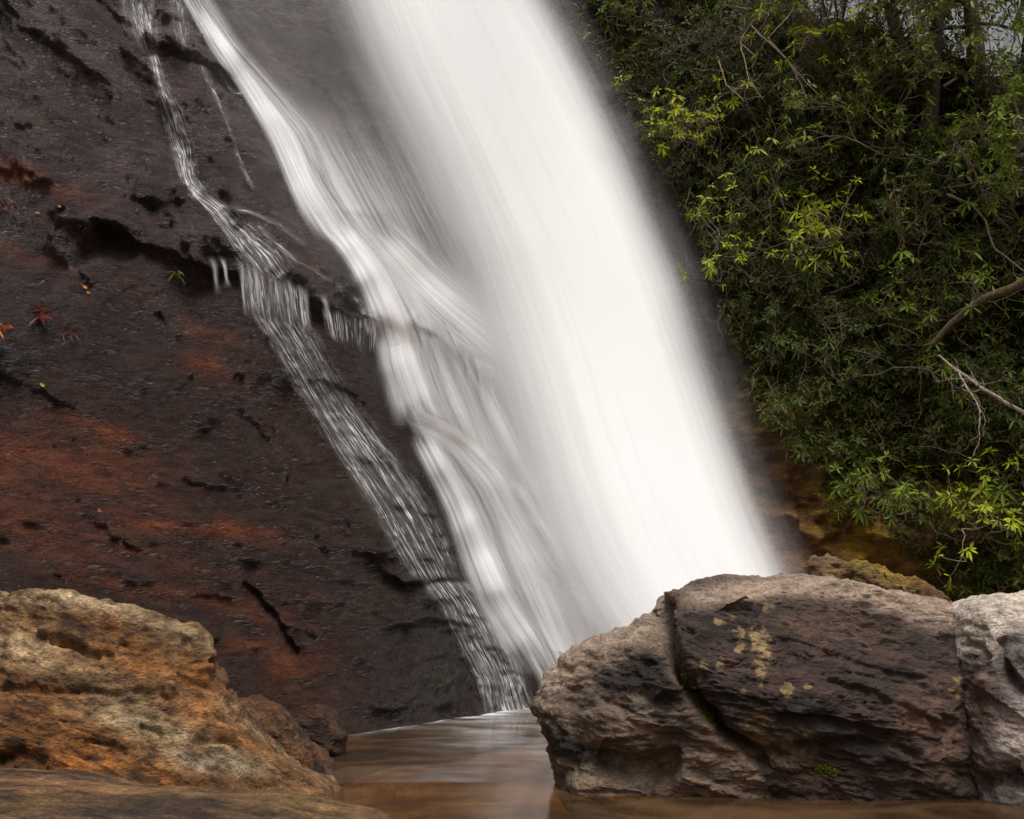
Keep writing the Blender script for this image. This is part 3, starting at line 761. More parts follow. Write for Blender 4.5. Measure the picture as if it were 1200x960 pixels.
def paint_grey(P, px, py, fr, n, Q):
    n1 = fbm(Q * np.array([1.6, 2, 4]), 5, 261); n2 = fbm(Q * np.array([5, 6, 10]), 4, 263)
    c = lerp3((0.13, 0.11, 0.105), (0.30, 0.265, 0.25), np.clip(0.5 + 0.9 * n1, 0, 1))
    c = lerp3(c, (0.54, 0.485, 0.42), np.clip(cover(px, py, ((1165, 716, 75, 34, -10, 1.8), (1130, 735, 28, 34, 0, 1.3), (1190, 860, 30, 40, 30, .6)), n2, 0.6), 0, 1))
    c = lerp3(c, (0.115, 0.062, 0.038), cover(px, py, ((1150, 820, 25, 40, 0, .9), (1135, 900, 20, 40, 0, .7)), n2, 1.0))
    c = lerp3(c, (0.022, 0.018, 0.017), np.clip(cover(px, py, ((1190, 770, 18, 28, 0, 1.1), (1140, 765, 16, 8, 20, .8), (1180, 910, 30, 12, 0, .9), (1115, 800, 8, 40, 0, .3)), n2, 1.2), 0, 1))
    return c * np.array([1.0, .94, .90]), np.clip(0.6 + 0.5 * n1, 0, 1)
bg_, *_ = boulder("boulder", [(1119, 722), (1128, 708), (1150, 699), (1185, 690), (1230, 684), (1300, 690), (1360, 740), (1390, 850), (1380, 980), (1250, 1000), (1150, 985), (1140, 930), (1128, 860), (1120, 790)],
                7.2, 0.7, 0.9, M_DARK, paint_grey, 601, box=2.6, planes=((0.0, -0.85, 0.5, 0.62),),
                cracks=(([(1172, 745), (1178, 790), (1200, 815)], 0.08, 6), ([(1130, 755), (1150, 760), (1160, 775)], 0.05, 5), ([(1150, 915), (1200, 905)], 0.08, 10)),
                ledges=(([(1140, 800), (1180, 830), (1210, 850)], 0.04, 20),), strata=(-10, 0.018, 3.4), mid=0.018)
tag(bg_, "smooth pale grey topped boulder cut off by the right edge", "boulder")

# moss growing in the cleft
def moss_strip(line, w, count, seed, parent, lift=0.0):
    r = np.random.default_rng(seed)
    fl = bfr > 0.5
    d, s, t = seg_dist(bpx, bpy_, line)
    ok = np.argwhere((d < w) & fl)
    pick = ok[r.integers(0, len(ok), count)]
    p = BP[pick[:, 0], pick[:, 1]]; nn = bn[pick[:, 0], pick[:, 1]]
    return p + nn * 0.004, nn

# ------------------------------------------------------------------ leaves
def leaf_mesh(base, direc, up, length, width, droop, col):
    """many leaves at once: base (n,3), direc (n,3), up (n,3), sizes (n,), colour (n,3) -> verts, faces, colours"""
    n = len(base)
    direc = direc / (np.linalg.norm(direc, axis=1, keepdims=True) + 1e-9)
    side = np.cross(direc, up); side /= np.linalg.norm(side, axis=1, keepdims=True) + 1e-9
    nrm = np.cross(side, direc)
    def pt(a, s, h): return base + direc * (a * length)[:, None] + side * (s * width)[:, None] + nrm * (h[:, None] if np.ndim(h) else h)
    dz = droop * length
    def dn(p, k): q = p.copy(); q[:, 2] -= dz * k; return q
    fold = 0.16 * width
    V = np.stack([pt(0 * length, 0 * width, 0), dn(pt(0.34 + 0 * length, 0 * width, -fold), .12), dn(pt(0.68 + 0 * length, 0 * width, -fold), .5), dn(pt(1 + 0 * length, 0 * width, 0), 1.0),
                  dn(pt(0.32 + 0 * length, -0.42 + 0 * width, 0), .12), dn(pt(0.66 + 0 * length, -0.48 + 0 * width, 0), .5),
                  dn(pt(0.32 + 0 * length, 0.42 + 0 * width, 0), .12), dn(pt(0.66 + 0 * length, 0.48 + 0 * width, 0), .5)], 1)
    k = np.arange(n)[:, None] * 8
    tri = np.concatenate([k + np.array([[0, 4, 1]]), k + np.array([[0, 1, 6]]), k + np.array([[5, 3, 2]]), k + np.array([[2, 3, 7]])])
    quad = np.concatenate([k + np.array([[4, 5, 2, 1]]), k + np.array([[1, 2, 7, 6]])])
    return V.reshape(-1, 3), tri, quad, np.repeat(col, 8, 0)

def unit(v): return v / (np.linalg.norm(v, axis=-1, keepdims=True) + 1e-9)

def whorls(tips, axes, r, per=(6, 10), size=(0.08, 0.13), wid=0.30, droop=(0.1, 0.5), spread=(60, 105), colfn=None):
    B, D, U, Ls, W, Dr, C = [], [], [], [], [], [], []
    for p, ax in zip(tips, axes):
        ax = unit(ax); m = r.integers(*per)
        ref = unit(np.cross(ax, [0.3, 0.2, 0.93])); b2 = np.cross(ax, ref)
        th = r.uniform(0, 6.28) + np.arange(m) * 2.4
        sp = np.radians(r.uniform(*spread, m))
        d = np.cos(sp)[:, None] * ax + np.sin(sp)[:, None] * (np.cos(th)[:, None] * ref + np.sin(th)[:, None] * b2)
        ln = r.uniform(*size) * r.uniform(0.75, 1.1, m)
        B.append(p + d * 0.012); D.append(d); U.append(np.tile(ax, (m, 1)) + r.normal(0, .25, (m, 3))); Ls.append(ln); W.append(ln * wid * r.uniform(.85, 1.15, m)); Dr.append(r.uniform(*droop, m))
        C.append(colfn(r, m, p))
    cat = np.concatenate
    return leaf_mesh(cat(B), cat(D), cat(U), cat(Ls), cat(W), cat(Dr), cat(C))

def build_leaves(name, data, parent, mat=None):
    V, t, q, c = data
    return mesh_obj(name, V, [t, q], mat or M_LEAF, parent, {"tint": c}, smooth=False)

def colset(a, b, c=None, pc=0.0):
    a, b = np.array(a), np.array(b)
    a = a * np.array([2.05, 1.75, 1.0]); b = b * np.array([2.05, 1.75, 1.0])
    def f(r, m, p):
        k = r.uniform(0, 1, (1, 1)) * 0.6 + r.uniform(0, 1, (m, 1)) * 0.4
        out = a + (b - a) * k
        if c is not None:
            s = r.uniform(0, 1, m) < pc
            out[s] = np.array(c) * r.uniform(.7, 1.2, (s.sum(), 1))
        return out
    return f
DK = colset((0.018, 0.032, 0.010), (0.045, 0.075, 0.016), (0.10, 0.09, 0.02), 0.05)
MD = colset((0.035, 0.068, 0.013), (0.100, 0.160, 0.022), (0.18, 0.16, 0.02), 0.06)
BR = colset((0.080, 0.140, 0.016), (0.220, 0.285, 0.022), (0.30, 0.27, 0.02), 0.12)
YL = colset((0.085, 0.140, 0.014), (0.225, 0.290, 0.022), (0.25, 0.25, 0.015), 0.15)

def wander(p, d, length, r, n=7, jit=0.25, up=0.0):
    pts = [np.array(p, float)]; d = unit(np.array(d, float))
    for _ in range(n - 1):
        d = unit(d + r.normal(0, jit, 3) + np.array([0, 0, up]))
        pts.append(pts[-1] + d * length / (n - 1))
    return np.array(pts), d

BARK_T = np.array([0.20, 0.145, 0.09])
def shrub(px, py, reach, label, colfn, seed, stems=4, sub=5, tw=4, size=(0.075, 0.15), per=(5, 10), tone=1.0, name="rhododendron", cat="shrub", group=None, outv=(-0.35, -0.8, 0.35), spreadv=0.6, fwd=0.0):
    r = np.random.default_rng(seed)
    root = on_cliff(px, py)
    o = thing(name, label, cat, group)
    grow = fwd * unit(np.array([-.35, -.85, .1]))
    T = Tubes(); tips, axes = [], []
    for s in range(stems):
        col = BARK_T * tone * r.uniform(.4, 1.2)
        d0 = unit(np.array(outv) + r.normal(0, spreadv, 3))
        m, d1 = wander(root + r.normal(0, .1, 3) - d0 * 0.15, unit(d0 + grow), (1 + .5 * fwd) * reach * r.uniform(.7, 1.2), r, 9, .22, .03)
        T.add(m, 0.020 * reach ** .5, 0.008, col, 5)
        for k in range(sub):
            i = r.integers(2, 9); q, d2 = wander(m[i], unit(d1 * .5 + r.normal(0, .75, 3) + [0, -.15, .15]), reach * r.uniform(.35, .7), r, 6, .25, .03)
            T.add(q, 0.009, 0.004, col, 4)
            for w_ in range(tw):
                j = r.integers(2, 6); z, d3 = wander(q[j], unit(d2 * .5 + r.normal(0, .7, 3) + [-.05, -.2, .25]), reach * r.uniform(.14, .35), r, 4, .2, .06)
                T.add(z, 0.005, 0.0022, col * 1.1, 3)
                tips.append(z[-1]); axes.append(unit(d3 + np.array([0, -.25, .5])))
    tips = np.array(tips)
    # leaves do not grow inside the rock
    vis = tips[:, 1] < cliff_at(tips[:, 0], tips[:, 2]) - 0.02
    tips, axes = tips[vis], np.array(axes)[vis]
    T.build("stems", M_BARK, o)
    build_leaves("foliage", whorls(tips, axes, r, per, size, .30, (.05, .7), (35, 112), colfn), o)
    set_base(o, root)
    return o

# ------------------------------------------------------------------ falling water
def sheet(name, left, right, mat, parent, nu=60, nv=260, off=0.05, dens=None, con=0.6, smooth_it=6, bulge=0.0, lay=0, rip=0.0, wig=0.03, free=False):
    def ext(l):                                        # the water comes from farther up the cliff
        l = np.asarray(l, float)
        return np.vstack([l[0] + unit(l[0] - l[1]) * 170, l]) if l[0, 1] < -8 else l
    if free: wig = 0.0
    L = smooth_line(ext(left), nv, 10); R = smooth_line(ext(right), nv, 10)
    u = np.linspace(0, 1, nu)[None, :, None]
    PXY = L[:, None] * (1 - u) + R[:, None] * u
    P = on_cliff(PXY[..., 0], PXY[..., 1])
    Yd = P[..., 1].copy()
    for _ in range(smooth_it):                        # water rounds off what it runs over
        Yd[1:-1] = np.minimum(Yd[1:-1], .25 * Yd[:-2] + .5 * Yd[1:-1] + .25 * Yd[2:]) * .5 + .5 * (.25 * Yd[:-2] + .5 * Yd[1:-1] + .25 * Yd[2:])
        Yd[:, 1:-1] = .25 * Yd[:, :-2] + .5 * Yd[:, 1:-1] + .25 * Yd[:, 2:]
    if smooth_it < 200: Yd = np.minimum(Yd, P[..., 1] + 0.6 * off)
    if free:                                           # falls clear of the rock
        Yd = Yd.min(0, keepdims=True) + 0 * Yd + np.linspace(0, 1, nv)[:, None] * (Yd[-1:] - Yd.min(0, keepdims=True)) * .5
    uu = u[..., 0] + 0 * Yd; vv = np.linspace(0, 1, nv)[:, None] + 0 * Yd
    Yd = Yd - off - bulge * np.sqrt(np.clip(4 * uu * (1 - uu), 0, 1))
    P = CAM + ray(PXY[..., 0], PXY[..., 1]) * Yd[..., None]
    P[..., 2] = np.maximum(P[..., 2], 0.004)
    if rip: P[..., 1] -= rip * fbm(np.stack([uu * 7, vv * 3, 0 * uu + lay], -1), 3, 700 + lay)
    wv = np.linalg.norm(np.diff(P, axis=1), axis=-1).sum(1)[:, None].mean()
    cu = uu * wv; cv = np.r_[0, np.cumsum(np.linalg.norm(np.diff(P, axis=0), axis=-1).mean(1))][:, None] + 0 * uu
    D = dens(uu, vv, PXY[..., 0], PXY[..., 1]) if callable(dens) else np.full(uu.shape, dens)
    Cn = con(uu, vv, PXY[..., 0], PXY[..., 1]) if callable(con) else np.full(uu.shape, con)
    return mesh_obj(name, P.reshape(-1, 3), grid_faces(nu, nv), mat, parent, {"dens": np.clip(D, 0, 1).ravel(), "streak": Cn.ravel()},
                    uv=np.stack([cu + wig * fbm(np.stack([uu * 2, vv * 4, 0 * uu + lay], -1), 2, 710), cv, 0 * cv + lay * 3.7], -1).reshape(-1, 3))

def edge(u, a, b): return sstep(0, a, u) * sstep(1, 1 - b, u)

FR = [(620, -60), (653, 0), (698, 80), (739, 165), (777, 250), (810, 330), (841, 420), (870, 510), (903, 600), (938, 680), (970, 745), (1004, 826)]   # right edge of the curtain
FLm = [(345, -60), (366, 0), (398, 90), (440, 180), (490, 290), (518, 380), (546, 470), (572, 560), (602, 640), (632, 700), (670, 760), (712, 826)]
falls = thing("waterfall", "broad white silky curtain of the main waterfall pouring down the cliff", "waterfall")
sheet("curtain", FLm, FR, M_FALL, falls, 90, 240, 0.42, lambda u, v, x, y: 1.25 * sstep(0, .50, u) * sstep(1, .76, u), .10, 700, .35, 1)
sheet("curtain", [(x + 30, y) for x, y in FLm], [(x - 6, y) for x, y in FR], M_FALL, falls, 80, 220, 0.62, lambda u, v, x, y: 1.1 * sstep(0, .52, u) * sstep(1, .72, u), .12, 700, .45, 2)
sheet("spray_veil", [(x + 130, y) for x, y in FLm], [(x + 38, y) for x, y in FR], M_FALL, falls, 60, 200, 0.22, lambda u, v, x, y: .34 * edge(u, .5, .46) * sstep(0, .05, v), .12, 700, .2, 3)
# thin veil of water over the rock between the cascade and the curtain
sheet("veil", [(205, -40), (240, 0), (300, 80), (360, 190), (415, 290), (470, 370), (510, 450), (545, 540), (585, 640), (640, 760)], [(470, -40), (480, 0), (520, 100), (580, 220), (640, 340), (690, 440), (730, 540), (760, 640), (780, 740), (785, 790)], M_CASC, falls, 90, 260, 0.07,
      lambda u, v, x, y: (0.07 + .34 * sstep(.28, .48, v)) * edge(u, .12, .12) * (1 - .25 * blob(x, y, 480, 215, 30, 110, -32)) * (1 - .6 * blob(x, y, 350, 70, 50, 90, -30)) + 0.30 * edge(u, .1, .1) * sstep(.5, .92, v), .28, 60, .02, 4)
sheet("spray_veil", [(150, -60), (175, 20), (215, 120), (270, 230), (330, 330), (400, 440), (470, 560), (540, 700)], [(440, -60), (450, 20), (480, 120), (530, 230), (590, 330), (650, 440), (700, 560), (740, 700)], M_FALL, falls, 50, 120, 0.45, lambda u, v, x, y: .045 * edge(u, .5, .45) * edge(v, .1, .4), .02, 90, .1, 8)
casc = thing("cascade", "white stepped cascade sliding down the rock left of the main curtain", "cascade")
C_L = [(196, -30), (212, 0), (245, 60), (275, 100), (318, 170), (338, 225), (372, 275), (400, 300), (418, 330), (440, 380), (452, 430), (468, 480), (492, 530), (525, 580), (545, 640), (560, 680), (590, 740), (628, 800), (640, 842)]
C_R = [(232, -30), (255, 0), (290, 50), (330, 92), (385, 150), (420, 215), (450, 262), (490, 310), (520, 360), (545, 410), (560, 450), (585, 500), (615, 550), (645, 600), (672, 660), (695, 710), (715, 760), (735, 842)]
sheet("stream", C_L, C_R, M_CASC, casc, 70, 340, 0.05, lambda u, v, x, y: (.40 + .10 * sstep(.25, .5, v) * sstep(.0, .2, u)) * edge(u, .16, .5) * (1 - .35 * blob(x, y, 430, 345, 14, 30)), lambda u, v, x, y: .50 + 0 * u, 90, .03, 5)
for pts, w, dn in (([(225, 0), (280, 80), (330, 160), (362, 240), (395, 285)], 20, .75), ([(392, 262), (430, 310), (460, 380), (478, 450), (495, 500)], 34, .85),
                   ([(440, 265), (500, 330), (560, 380), (620, 430), (690, 520)], 52, .8), ([(478, 485), (530, 510), (580, 560), (615, 630), (660, 700)], 32, .8),
                   ([(490, 500), (540, 590), (565, 660), (600, 730), (640, 790)], 34, .85), ([(560, 440), (610, 540), (650, 610), (690, 690), (720, 760)], 24, .7),
                   ([(600, 560), (640, 620), (680, 690), (705, 750)], 18, .7)):
    ln = smooth_line(pts, 30)
    tg = unit(np.gradient(ln, axis=0)); nr_ = np.stack([tg[:, 1], -tg[:, 0]], -1)
    g = np.linspace(.6, 1.1, 30)[:, None]
    sheet("strand", ln - nr_ * w * g, ln + nr_ * w * g, M_CASC, casc, 30, 200, 0.09, lambda u, v, x, y, dn=dn: dn * edge(u, .45, .45) * edge(v, .12, .2), .45, 50, .03, 6 + w)
riv = thing("rivulet", "thin thread like side stream dropping over the ledge on the dark slab", "stream")
def ribbon(pts, ws, mat, par, name, dn, con, off=.035, nu=36, nv=260, lay=0, sm=12, e=(.5, .5), ve=(.04, .06)):
    ln = smooth_line(pts, 40, 3); wv = np.interp(np.linspace(0, 1, 40), np.linspace(0, 1, len(ws)), ws)[:, None]
    tg = unit(np.gradient(ln, axis=0)); nr_ = np.stack([tg[:, 1], -tg[:, 0]], -1)
    return sheet(name, ln - nr_ * wv, ln + nr_ * wv, mat, par, nu, nv, off, lambda u, v, x, y: dn * edge(u, *e) * edge(v, *ve), con, sm, .01, lay)
ribbon([(158, -20), (165, 20), (178, 64)], [30, 26, 14], M_RIV, riv, "stream", .6, .45, lay=30)
ribbon([(205, -20), (212, 30), (216, 66)], [16, 14, 8], M_RIV, riv, "stream", .45, .45, lay=31)
ribbon([(178, 62), (186, 95), (200, 130), (214, 170), (222, 210), (238, 232)], [8, 12, 16, 17, 15, 14], M_RIV, riv, "stream", .95, .55, lay=32)
ribbon([(226, 222), (250, 242), (280, 272), (308, 305), (326, 330)], [10, 14, 22, 32, 40], M_RIV, riv, "stream", .90, .6, lay=33)
rd = np.random.default_rng(17)
LT = np.array([(250, 322), (290, 326), (345, 350), (364, 360), (400, 372), (445, 385), (490, 398), (545, 424), (590, 455)], float)
sheet("drop", [(272, 300), (277, 322), (281, 350), (286, 380)], [(362, 336), (364, 352), (366, 372), (370, 396)], M_RIV, riv, 60, 70, 0.06, lambda u, v, x, y: .8 * edge(u, .12, .15) * edge(v, .3, .35), .4, 6, .0, 34, free=True)
sheet("drop", [(374, 356), (378, 374), (384, 400)], [(446, 374), (445, 390), (442, 420)], M_RIV, riv, 50, 50, 0.06, lambda u, v, x, y: .55 * edge(u, .1, .1) * edge(v, .3, .3), .4, 6, .0, 35, free=True)
for x0 in [284, 292, 301, 316, 327, 341, 353, 359, 252, 264, 383, 428, 437, 497, 535, 548, 563, 574]:
    yt = np.interp(x0, LT[:, 0], LT[:, 1]) - 10; ln_ = rd.uniform(38, 62) * (1 if 276 < x0 < 365 or x0 > 480 else .6); w0 = rd.uniform(2.2, 5.0) * (1.5 if x0 > 480 else 1)
    pts = [(x0 - 5, yt - 14), (x0, yt), (x0 + 1, yt + ln_ * .5), (x0 + 4, yt + ln_)]
    pl = smooth_line(pts, 20, 2); w = np.interp(np.linspace(0, 1, 20), [0, .3, .7, 1], [w0 * 2.2, w0, w0 * .8, w0 * 2.2])[:, None] * np.array([[1, 0]])
    sheet("drop", pl - w, pl + w, M_CASC, riv if x0 < 480 else casc, 9, 40, 0.04, lambda u, v, x, y, q=rd.uniform(.25, .7): q * edge(u, .5, .5) * edge(v, .35, .5), .25, 2, .0, int(x0), free=True)
sheet("fan", [(282, 362), (310, 400), (350, 470), (385, 530), (430, 600), (478, 682)], [(372, 378), (400, 430), (440, 490), (485, 545), (525, 610), (556, 684)], M_RIV, riv, 70, 260, 0.03, lambda u, v, x, y: .55 * edge(u, .2, .4) * edge(v, .04, .04), .55, 2, .0, 36)
sheet("fan", [(484, 676), (510, 710), (535, 760), (556, 800), (566, 848)], [(558, 680), (585, 720), (610, 770), (636, 838)], M_RIV, riv, 60, 160, 0.03, lambda u, v, x, y: .65 * edge(u, .2, .25) * edge(v, .05, .005), .55, 2, .0, 37)
for pts in ([(235, 75), (262, 130), (285, 200), (300, 225)], [(255, 80), (275, 110), (300, 104)], [(255, 240), (300, 250), (330, 265), (360, 290)], [(300, 262), (340, 300), (390, 330), (430, 360)]):
    ribbon(pts, [5, 4, 5], M_RIV, riv, "thread", .35, .3, nu=10, nv=120, lay=40)

# foam where the water meets the pool
def foam():
    x = np.linspace(-1.9, 2.8, 160); y = np.linspace(7.6, 13.6, 200); X, Y = np.meshgrid(x, y)
    px, py = pix(np.stack([X, Y, 0 * X + .004], -1))
    gap = cliff_at(X, 0 * X + .01) - Y
    d = .95 * np.exp(-np.maximum(gap, 0) / .35) * sstep(-.75, -.2, X) + .5 * np.exp(-np.maximum(gap, 0) / .10) * sstep(-1.8, -1.0, X) + .16 * blob(px, py, 610, 865, 90, 26, 0) + .12 * blob(px, py, 560, 920, 120, 22)
    n1 = fbm(np.stack([X * 1.6 + Y * .3, Y * 3.5, 0 * X], -1), 4, 801)
    d = np.clip(d * (.7 + 1.3 * n1), 0, .9)
    return mesh_obj("foam", np.stack([X, Y, 0 * X + .006], -1), grid_faces(160, 200), M_CASC, falls, {"dens": d.ravel(), "streak": (0 * d + .15).ravel()}, uv=np.stack([X.ravel() * .3, Y.ravel() * 2, 0 * X.ravel()], -1))
foam()

# ------------------------------------------------------------------ the overgrown right bank
def in_bank(px, py):
    return px > np.interp(py, [0, 150, 330, 480, 540, 600, 660, 720], [668, 745, 840, 885, 930, 1000, 1080, 1120])

SHRUBS = [
    (985, 55, 1.8, "yellow green leaved shrub at the top of the bank above the bare twigs", YL, 8, 6, 5),
    (960, 285, 1.3, "bright green rhododendron in the middle of the bank", BR, 5, 6, 4),
    (820, 150, 1.1, "rhododendron with bright leaf whorls nearest the top of the waterfall", BR, 4, 5, 4),
    (740, 20, 1.1, "dark green shrub hanging beside the top of the main curtain", MD, 4, 5, 4),
    (905, 15, 1.2, "dark shrub with tangled bare twigs left of the yellow green shrub", DK, 4, 5, 4),
    (1130, 600, 1.0, "green rhododendron low on the bank above the pale grey boulder", BR, 4, 5, 4),
    (1060, 560, 0.9, "fern like green shrub right of the mossy rock slope", MD, 4, 5, 4),
    (1010, 560, 0.6, "small green shrub growing just above the mossy rock", MD, 3, 5, 4),
    (1000, 440, 1.1, "dark leafy shrub below the bright green rhododendron", DK, 5, 5, 4),
    (905, 380, 0.9, "dark shrub on the rock lip close to the curtain edge", DK, 4, 5, 4),
    (1100, 360, 1.2, "olive green shrub behind the thick bare limb", MD, 5, 5, 4),
    (1080, 160, 1.3, "tall mid green shrub right of the yellow green shrub", MD, 5, 6, 4),
    (900, 210, 1.0, "shaded green shrub behind the hanging roots", DK, 4, 5, 4),
    (1180, 480, 1.1, "dark shrub at the right edge behind the bleached branch", DK, 5, 5, 4),
    (1190, 250, 1.3, "dense green shrub at the right edge below the dark limb", MD, 5, 5, 4),
    (1060, 270, 1.1, "dull green shrub between the bright rhododendron and the dark limb", DK, 5, 5, 4),
    (1190, 650, 0.8, "low green shrub directly behind the pale grey boulder", MD, 4, 4, 4),
]
for i, (px, py, rc, lab, cf, s1, s2, s3) in enumerate(SHRUBS):
    shrub(px, py + 25, rc, lab, cf, 900 + i, s1, s2, s3, fwd=1.6 if cf is YL else 1.0 if cf is BR else .3)

# ground cover: ivy, seedlings and litter over the whole bank
def undergrowth():
    r = np.random.default_rng(51)
    px, py = r.uniform(640, 1330, 30000), r.uniform(-140, 720, 30000)
    k = in_bank(px, py) & (r.uniform(0, 1, 30000) < np.where(py > 560, .5, 1))
    p = on_cliff(px[k], py[k]); p = p[p[:, 1] < 19.5]
    off = r.uniform(.02, .75, len(p)) * np.clip(.3 + 1.4 * (fbm(p * .9, 3, 5) + .3), .1, 1.2); p = p + np.stack([-.4 * off, -.8 * off, .25 * off], -1)
    data = whorls(p, np.tile([-.3, -.6, .6], (len(p), 1)) + r.normal(0, .5, (len(p), 3)), r, (4, 8), (.05, .125), .36, (.0, .6), (45, 110), colset((.012, .020, .007), (.050, .072, .016), (.10, .055, .02), .07))
    o = build_leaves("undergrowth", data, None)
    tag(o, "dense dark green undergrowth covering the right bank", "undergrowth", kind="stuff")
undergrowth()

def twigs():
    """tangle of dead twigs and rootlets"""
    r = np.random.default_rng(77); T = Tubes()
    for _ in range(650):
        px, py = r.uniform(680, 1230), r.uniform(-40, 660)
        if not in_bank(px, py): continue
        p = on_cliff(px, py)
        if p[1] > 19: continue
        o_ = r.uniform(.2, .9); p = p + np.array([-.4, -.85, .2]) * o_
        m, d = wander(p, r.normal(0, 1, 3) + [0, -.2, -.25], r.uniform(.35, 1.1), r, 9, .32, -.03)
        c = np.array([.26, .20, .125]) * r.uniform(.25, 1.0)
        T.add(m, r.uniform(.003, .006), .0015, c, 3)
        for _k in range(r.integers(1, 4)):
            j = r.integers(2, 8); q, _d = wander(m[j], d + r.normal(0, .7, 3), r.uniform(.12, .4), r, 6, .3); T.add(q, .003, .001, c, 3)
    tag(T.build("dead_twigs", M_BARK), "tangle of pale dead twigs through the bank", "twigs", kind="stuff")
twigs()

def px_branch(T, pts, r0, r1, col, sides=7, jit=.02, seed=0):
    """pts: (px, py, metres in front of the bank)"""
    r = np.random.default_rng(seed); a = along(np.array(pts, float), np.linspace(0, 1, 6 * len(pts)))
    base = on_cliff(a[:, 0], a[:, 1]); yy = base[:, 1]
    for _ in range(30): yy[1:-1] = .25 * yy[:-2] + .5 * yy[1:-1] + .25 * yy[2:]
    P = at(a[:, 0], a[:, 1], yy - a[:, 2]); P[1:] += np.cumsum(r.normal(0, jit * .4, P[1:].shape), 0) * .5
    T.add(P, r0, r1, col, sides); return P
def side_twigs(T, P, n, length, col, seed, down=-.1):
    r = np.random.default_rng(seed)
    for _ in range(n):
        j = r.integers(1, len(P)); m, d = wander(P[j], r.normal(0, .8, 3) + unit(P[min(j + 1, len(P) - 1)] - P[j - 1]) + [0, 0, down], length * r.uniform(.5, 1.2), r, 7, .3)
        T.add(m, .006, .0015, col, 4)
        for _k in range(3):
            q, _d = wander(m[r.integers(2, 6)], d + r.normal(0, .8, 3), length * .35, r, 5, .3); T.add(q, .0035, .0012, col, 3)

o = thing("bare_branch", "bleached bare branch with many twigs reaching down at the right edge", "branch")
T = Tubes(); c = (.33, .27, .20)
P = px_branch(T, [(1230, 498, 1.3), (1190, 478, 1.3), (1150, 455, 1.3), (1120, 432, 1.3), (1100, 415, 1.2)], .030, .012, c, seed=1); side_twigs(T, P, 9, .5, c, 2)
P2 = px_branch(T, [(1120, 432, 1.3), (1132, 455, 1.35), (1148, 480, 1.4), (1150, 515, 1.4), (1142, 535, 1.4)], .014, .004, c, seed=3); side_twigs(T, P2, 8, .35, c, 4)
T.build("limb", M_BARK, o); set_base(o, P[0])
o = thing("tree_limb", "thick mossy brown limb crossing the bank at the right edge", "branch")
T = Tubes(); c = (.10, .07, .035)
P = px_branch(T, [(1240, 310, 1.2), (1190, 335, 1.2), (1150, 350, 1.2), (1120, 375, 1.2), (1095, 402, 1.1)], .075, .035, c, 9, seed=5); side_twigs(T, P, 5, .7, c, 6)
T.build("limb", M_BARK, o); set_base(o, P[0])
o = thing("tree_limb", "dark forked limb curving down from the right edge below the canopy", "branch")
T = Tubes(); c = (.035, .026, .018)
P = px_branch(T, [(1235, 150, 1.3), (1200, 172, 1.3), (1175, 200, 1.3), (1150, 215, 1.3), (1110, 222, 1.2)], .05, .018, c, 8, seed=8); side_twigs(T, P, 6, .6, c, 9)
P2 = px_branch(T, [(1220, 195, 1.3), (1180, 215, 1.3), (1150, 218, 1.3)], .03, .015, c, 8, seed=10)
T.build("limb", M_BARK, o); set_base(o, P[0])
o = thing("tree_limb", "slender bare limb slanting across the upper right canopy", "branch")
T = Tubes(); c = (.15, .12, .08)
P = px_branch(T, [(1105, 102, 1.2), (1135, 82, 1.2), (1165, 65, 1.2), (1190, 40, 1.2)], .022, .010, c, 7, seed=12); side_twigs(T, P, 7, .6, c, 13)
T.build("limb", M_BARK, o); set_base(o, P[0])
o = thing("tree_limb", "pale limb arching from the bank middle to the right edge", "branch")
T = Tubes(); c = (.17, .125, .075)
P = px_branch(T, [(1110, 228, 1.1), (1140, 240, 1.1), (1155, 258, 1.1), (1162, 290, 1.1), (1200, 320, 1.1)], .018, .008, c, 7, seed=15); side_twigs(T, P, 6, .5, c, 16)
T.build("limb", M_BARK, o); set_base(o, P[0])
# bare twiggy shrub above the hanging roots
o = thing("bare_shrub", "tangled bare grey twigs spreading from the bank top", "shrub")
T = Tubes(); c = (.30, .235, .16)
for k, pts in enumerate(([(920, 5, .9), (880, 25, 1.0), (868, 50, 1.0), (885, 70, 1.0)], [(930, 10, 1.0), (900, 45, 1.1), (925, 75, 1.1), (945, 115, 1.1)], [(860, 8, .8), (905, 10, .9), (950, 0, .9)], [(880, 30, .9), (915, 60, 1.0), (960, 110, 1.0)], [(840, 65, .7), (850, 100, .8), (870, 120, .8)], [(868, 50, 1), (875, 90, 1), (893, 118, 1)])):
    P = px_branch(T, pts, .013, .005, c, 6, .03, 20 + k); side_twigs(T, P, 6, .5, c, 40 + k)
T.build("stems", M_BARK, o); set_base(o, P[0])
# hanging roots
HR = [((905, 130), (908, 230)), ((885, 150), (890, 260)), ((860, 230), (858, 320)), ((830, 240), (838, 330)), ((812, 220), (803, 300)), ((880, 260), (885, 330)), ((850, 350), (845, 410)), ((980, 350), (985, 420)), ((880, 430), (875, 480)), ((1020, 400), (1025, 450)), ((895, 440), (900, 500)), ((840, 120), (845, 200))]
o = thing("hanging_roots", "long thin roots dangling down the shaded rock beside the curtain", "roots")
for k, (a, b) in enumerate(HR):
    T = Tubes()
    r = np.random.default_rng(60 + k); n = 5
    pts = [(a[0] + (b[0] - a[0]) * t + r.normal(0, 5), a[1] + (b[1] - a[1]) * t, .55 + .1 * r.normal()) for t in np.linspace(0, 1, n)]
    P = px_branch(T, pts, .006, .002, np.array((.30, .25, .18)) * r.uniform(.5, 1.1), 4, .03, 80 + k); side_twigs(T, P, 3, .25, (.22, .17, .12), 95 + k, -.4)
    T.build("root", M_BARK, o)
set_base(o, on_cliff(880, 130))

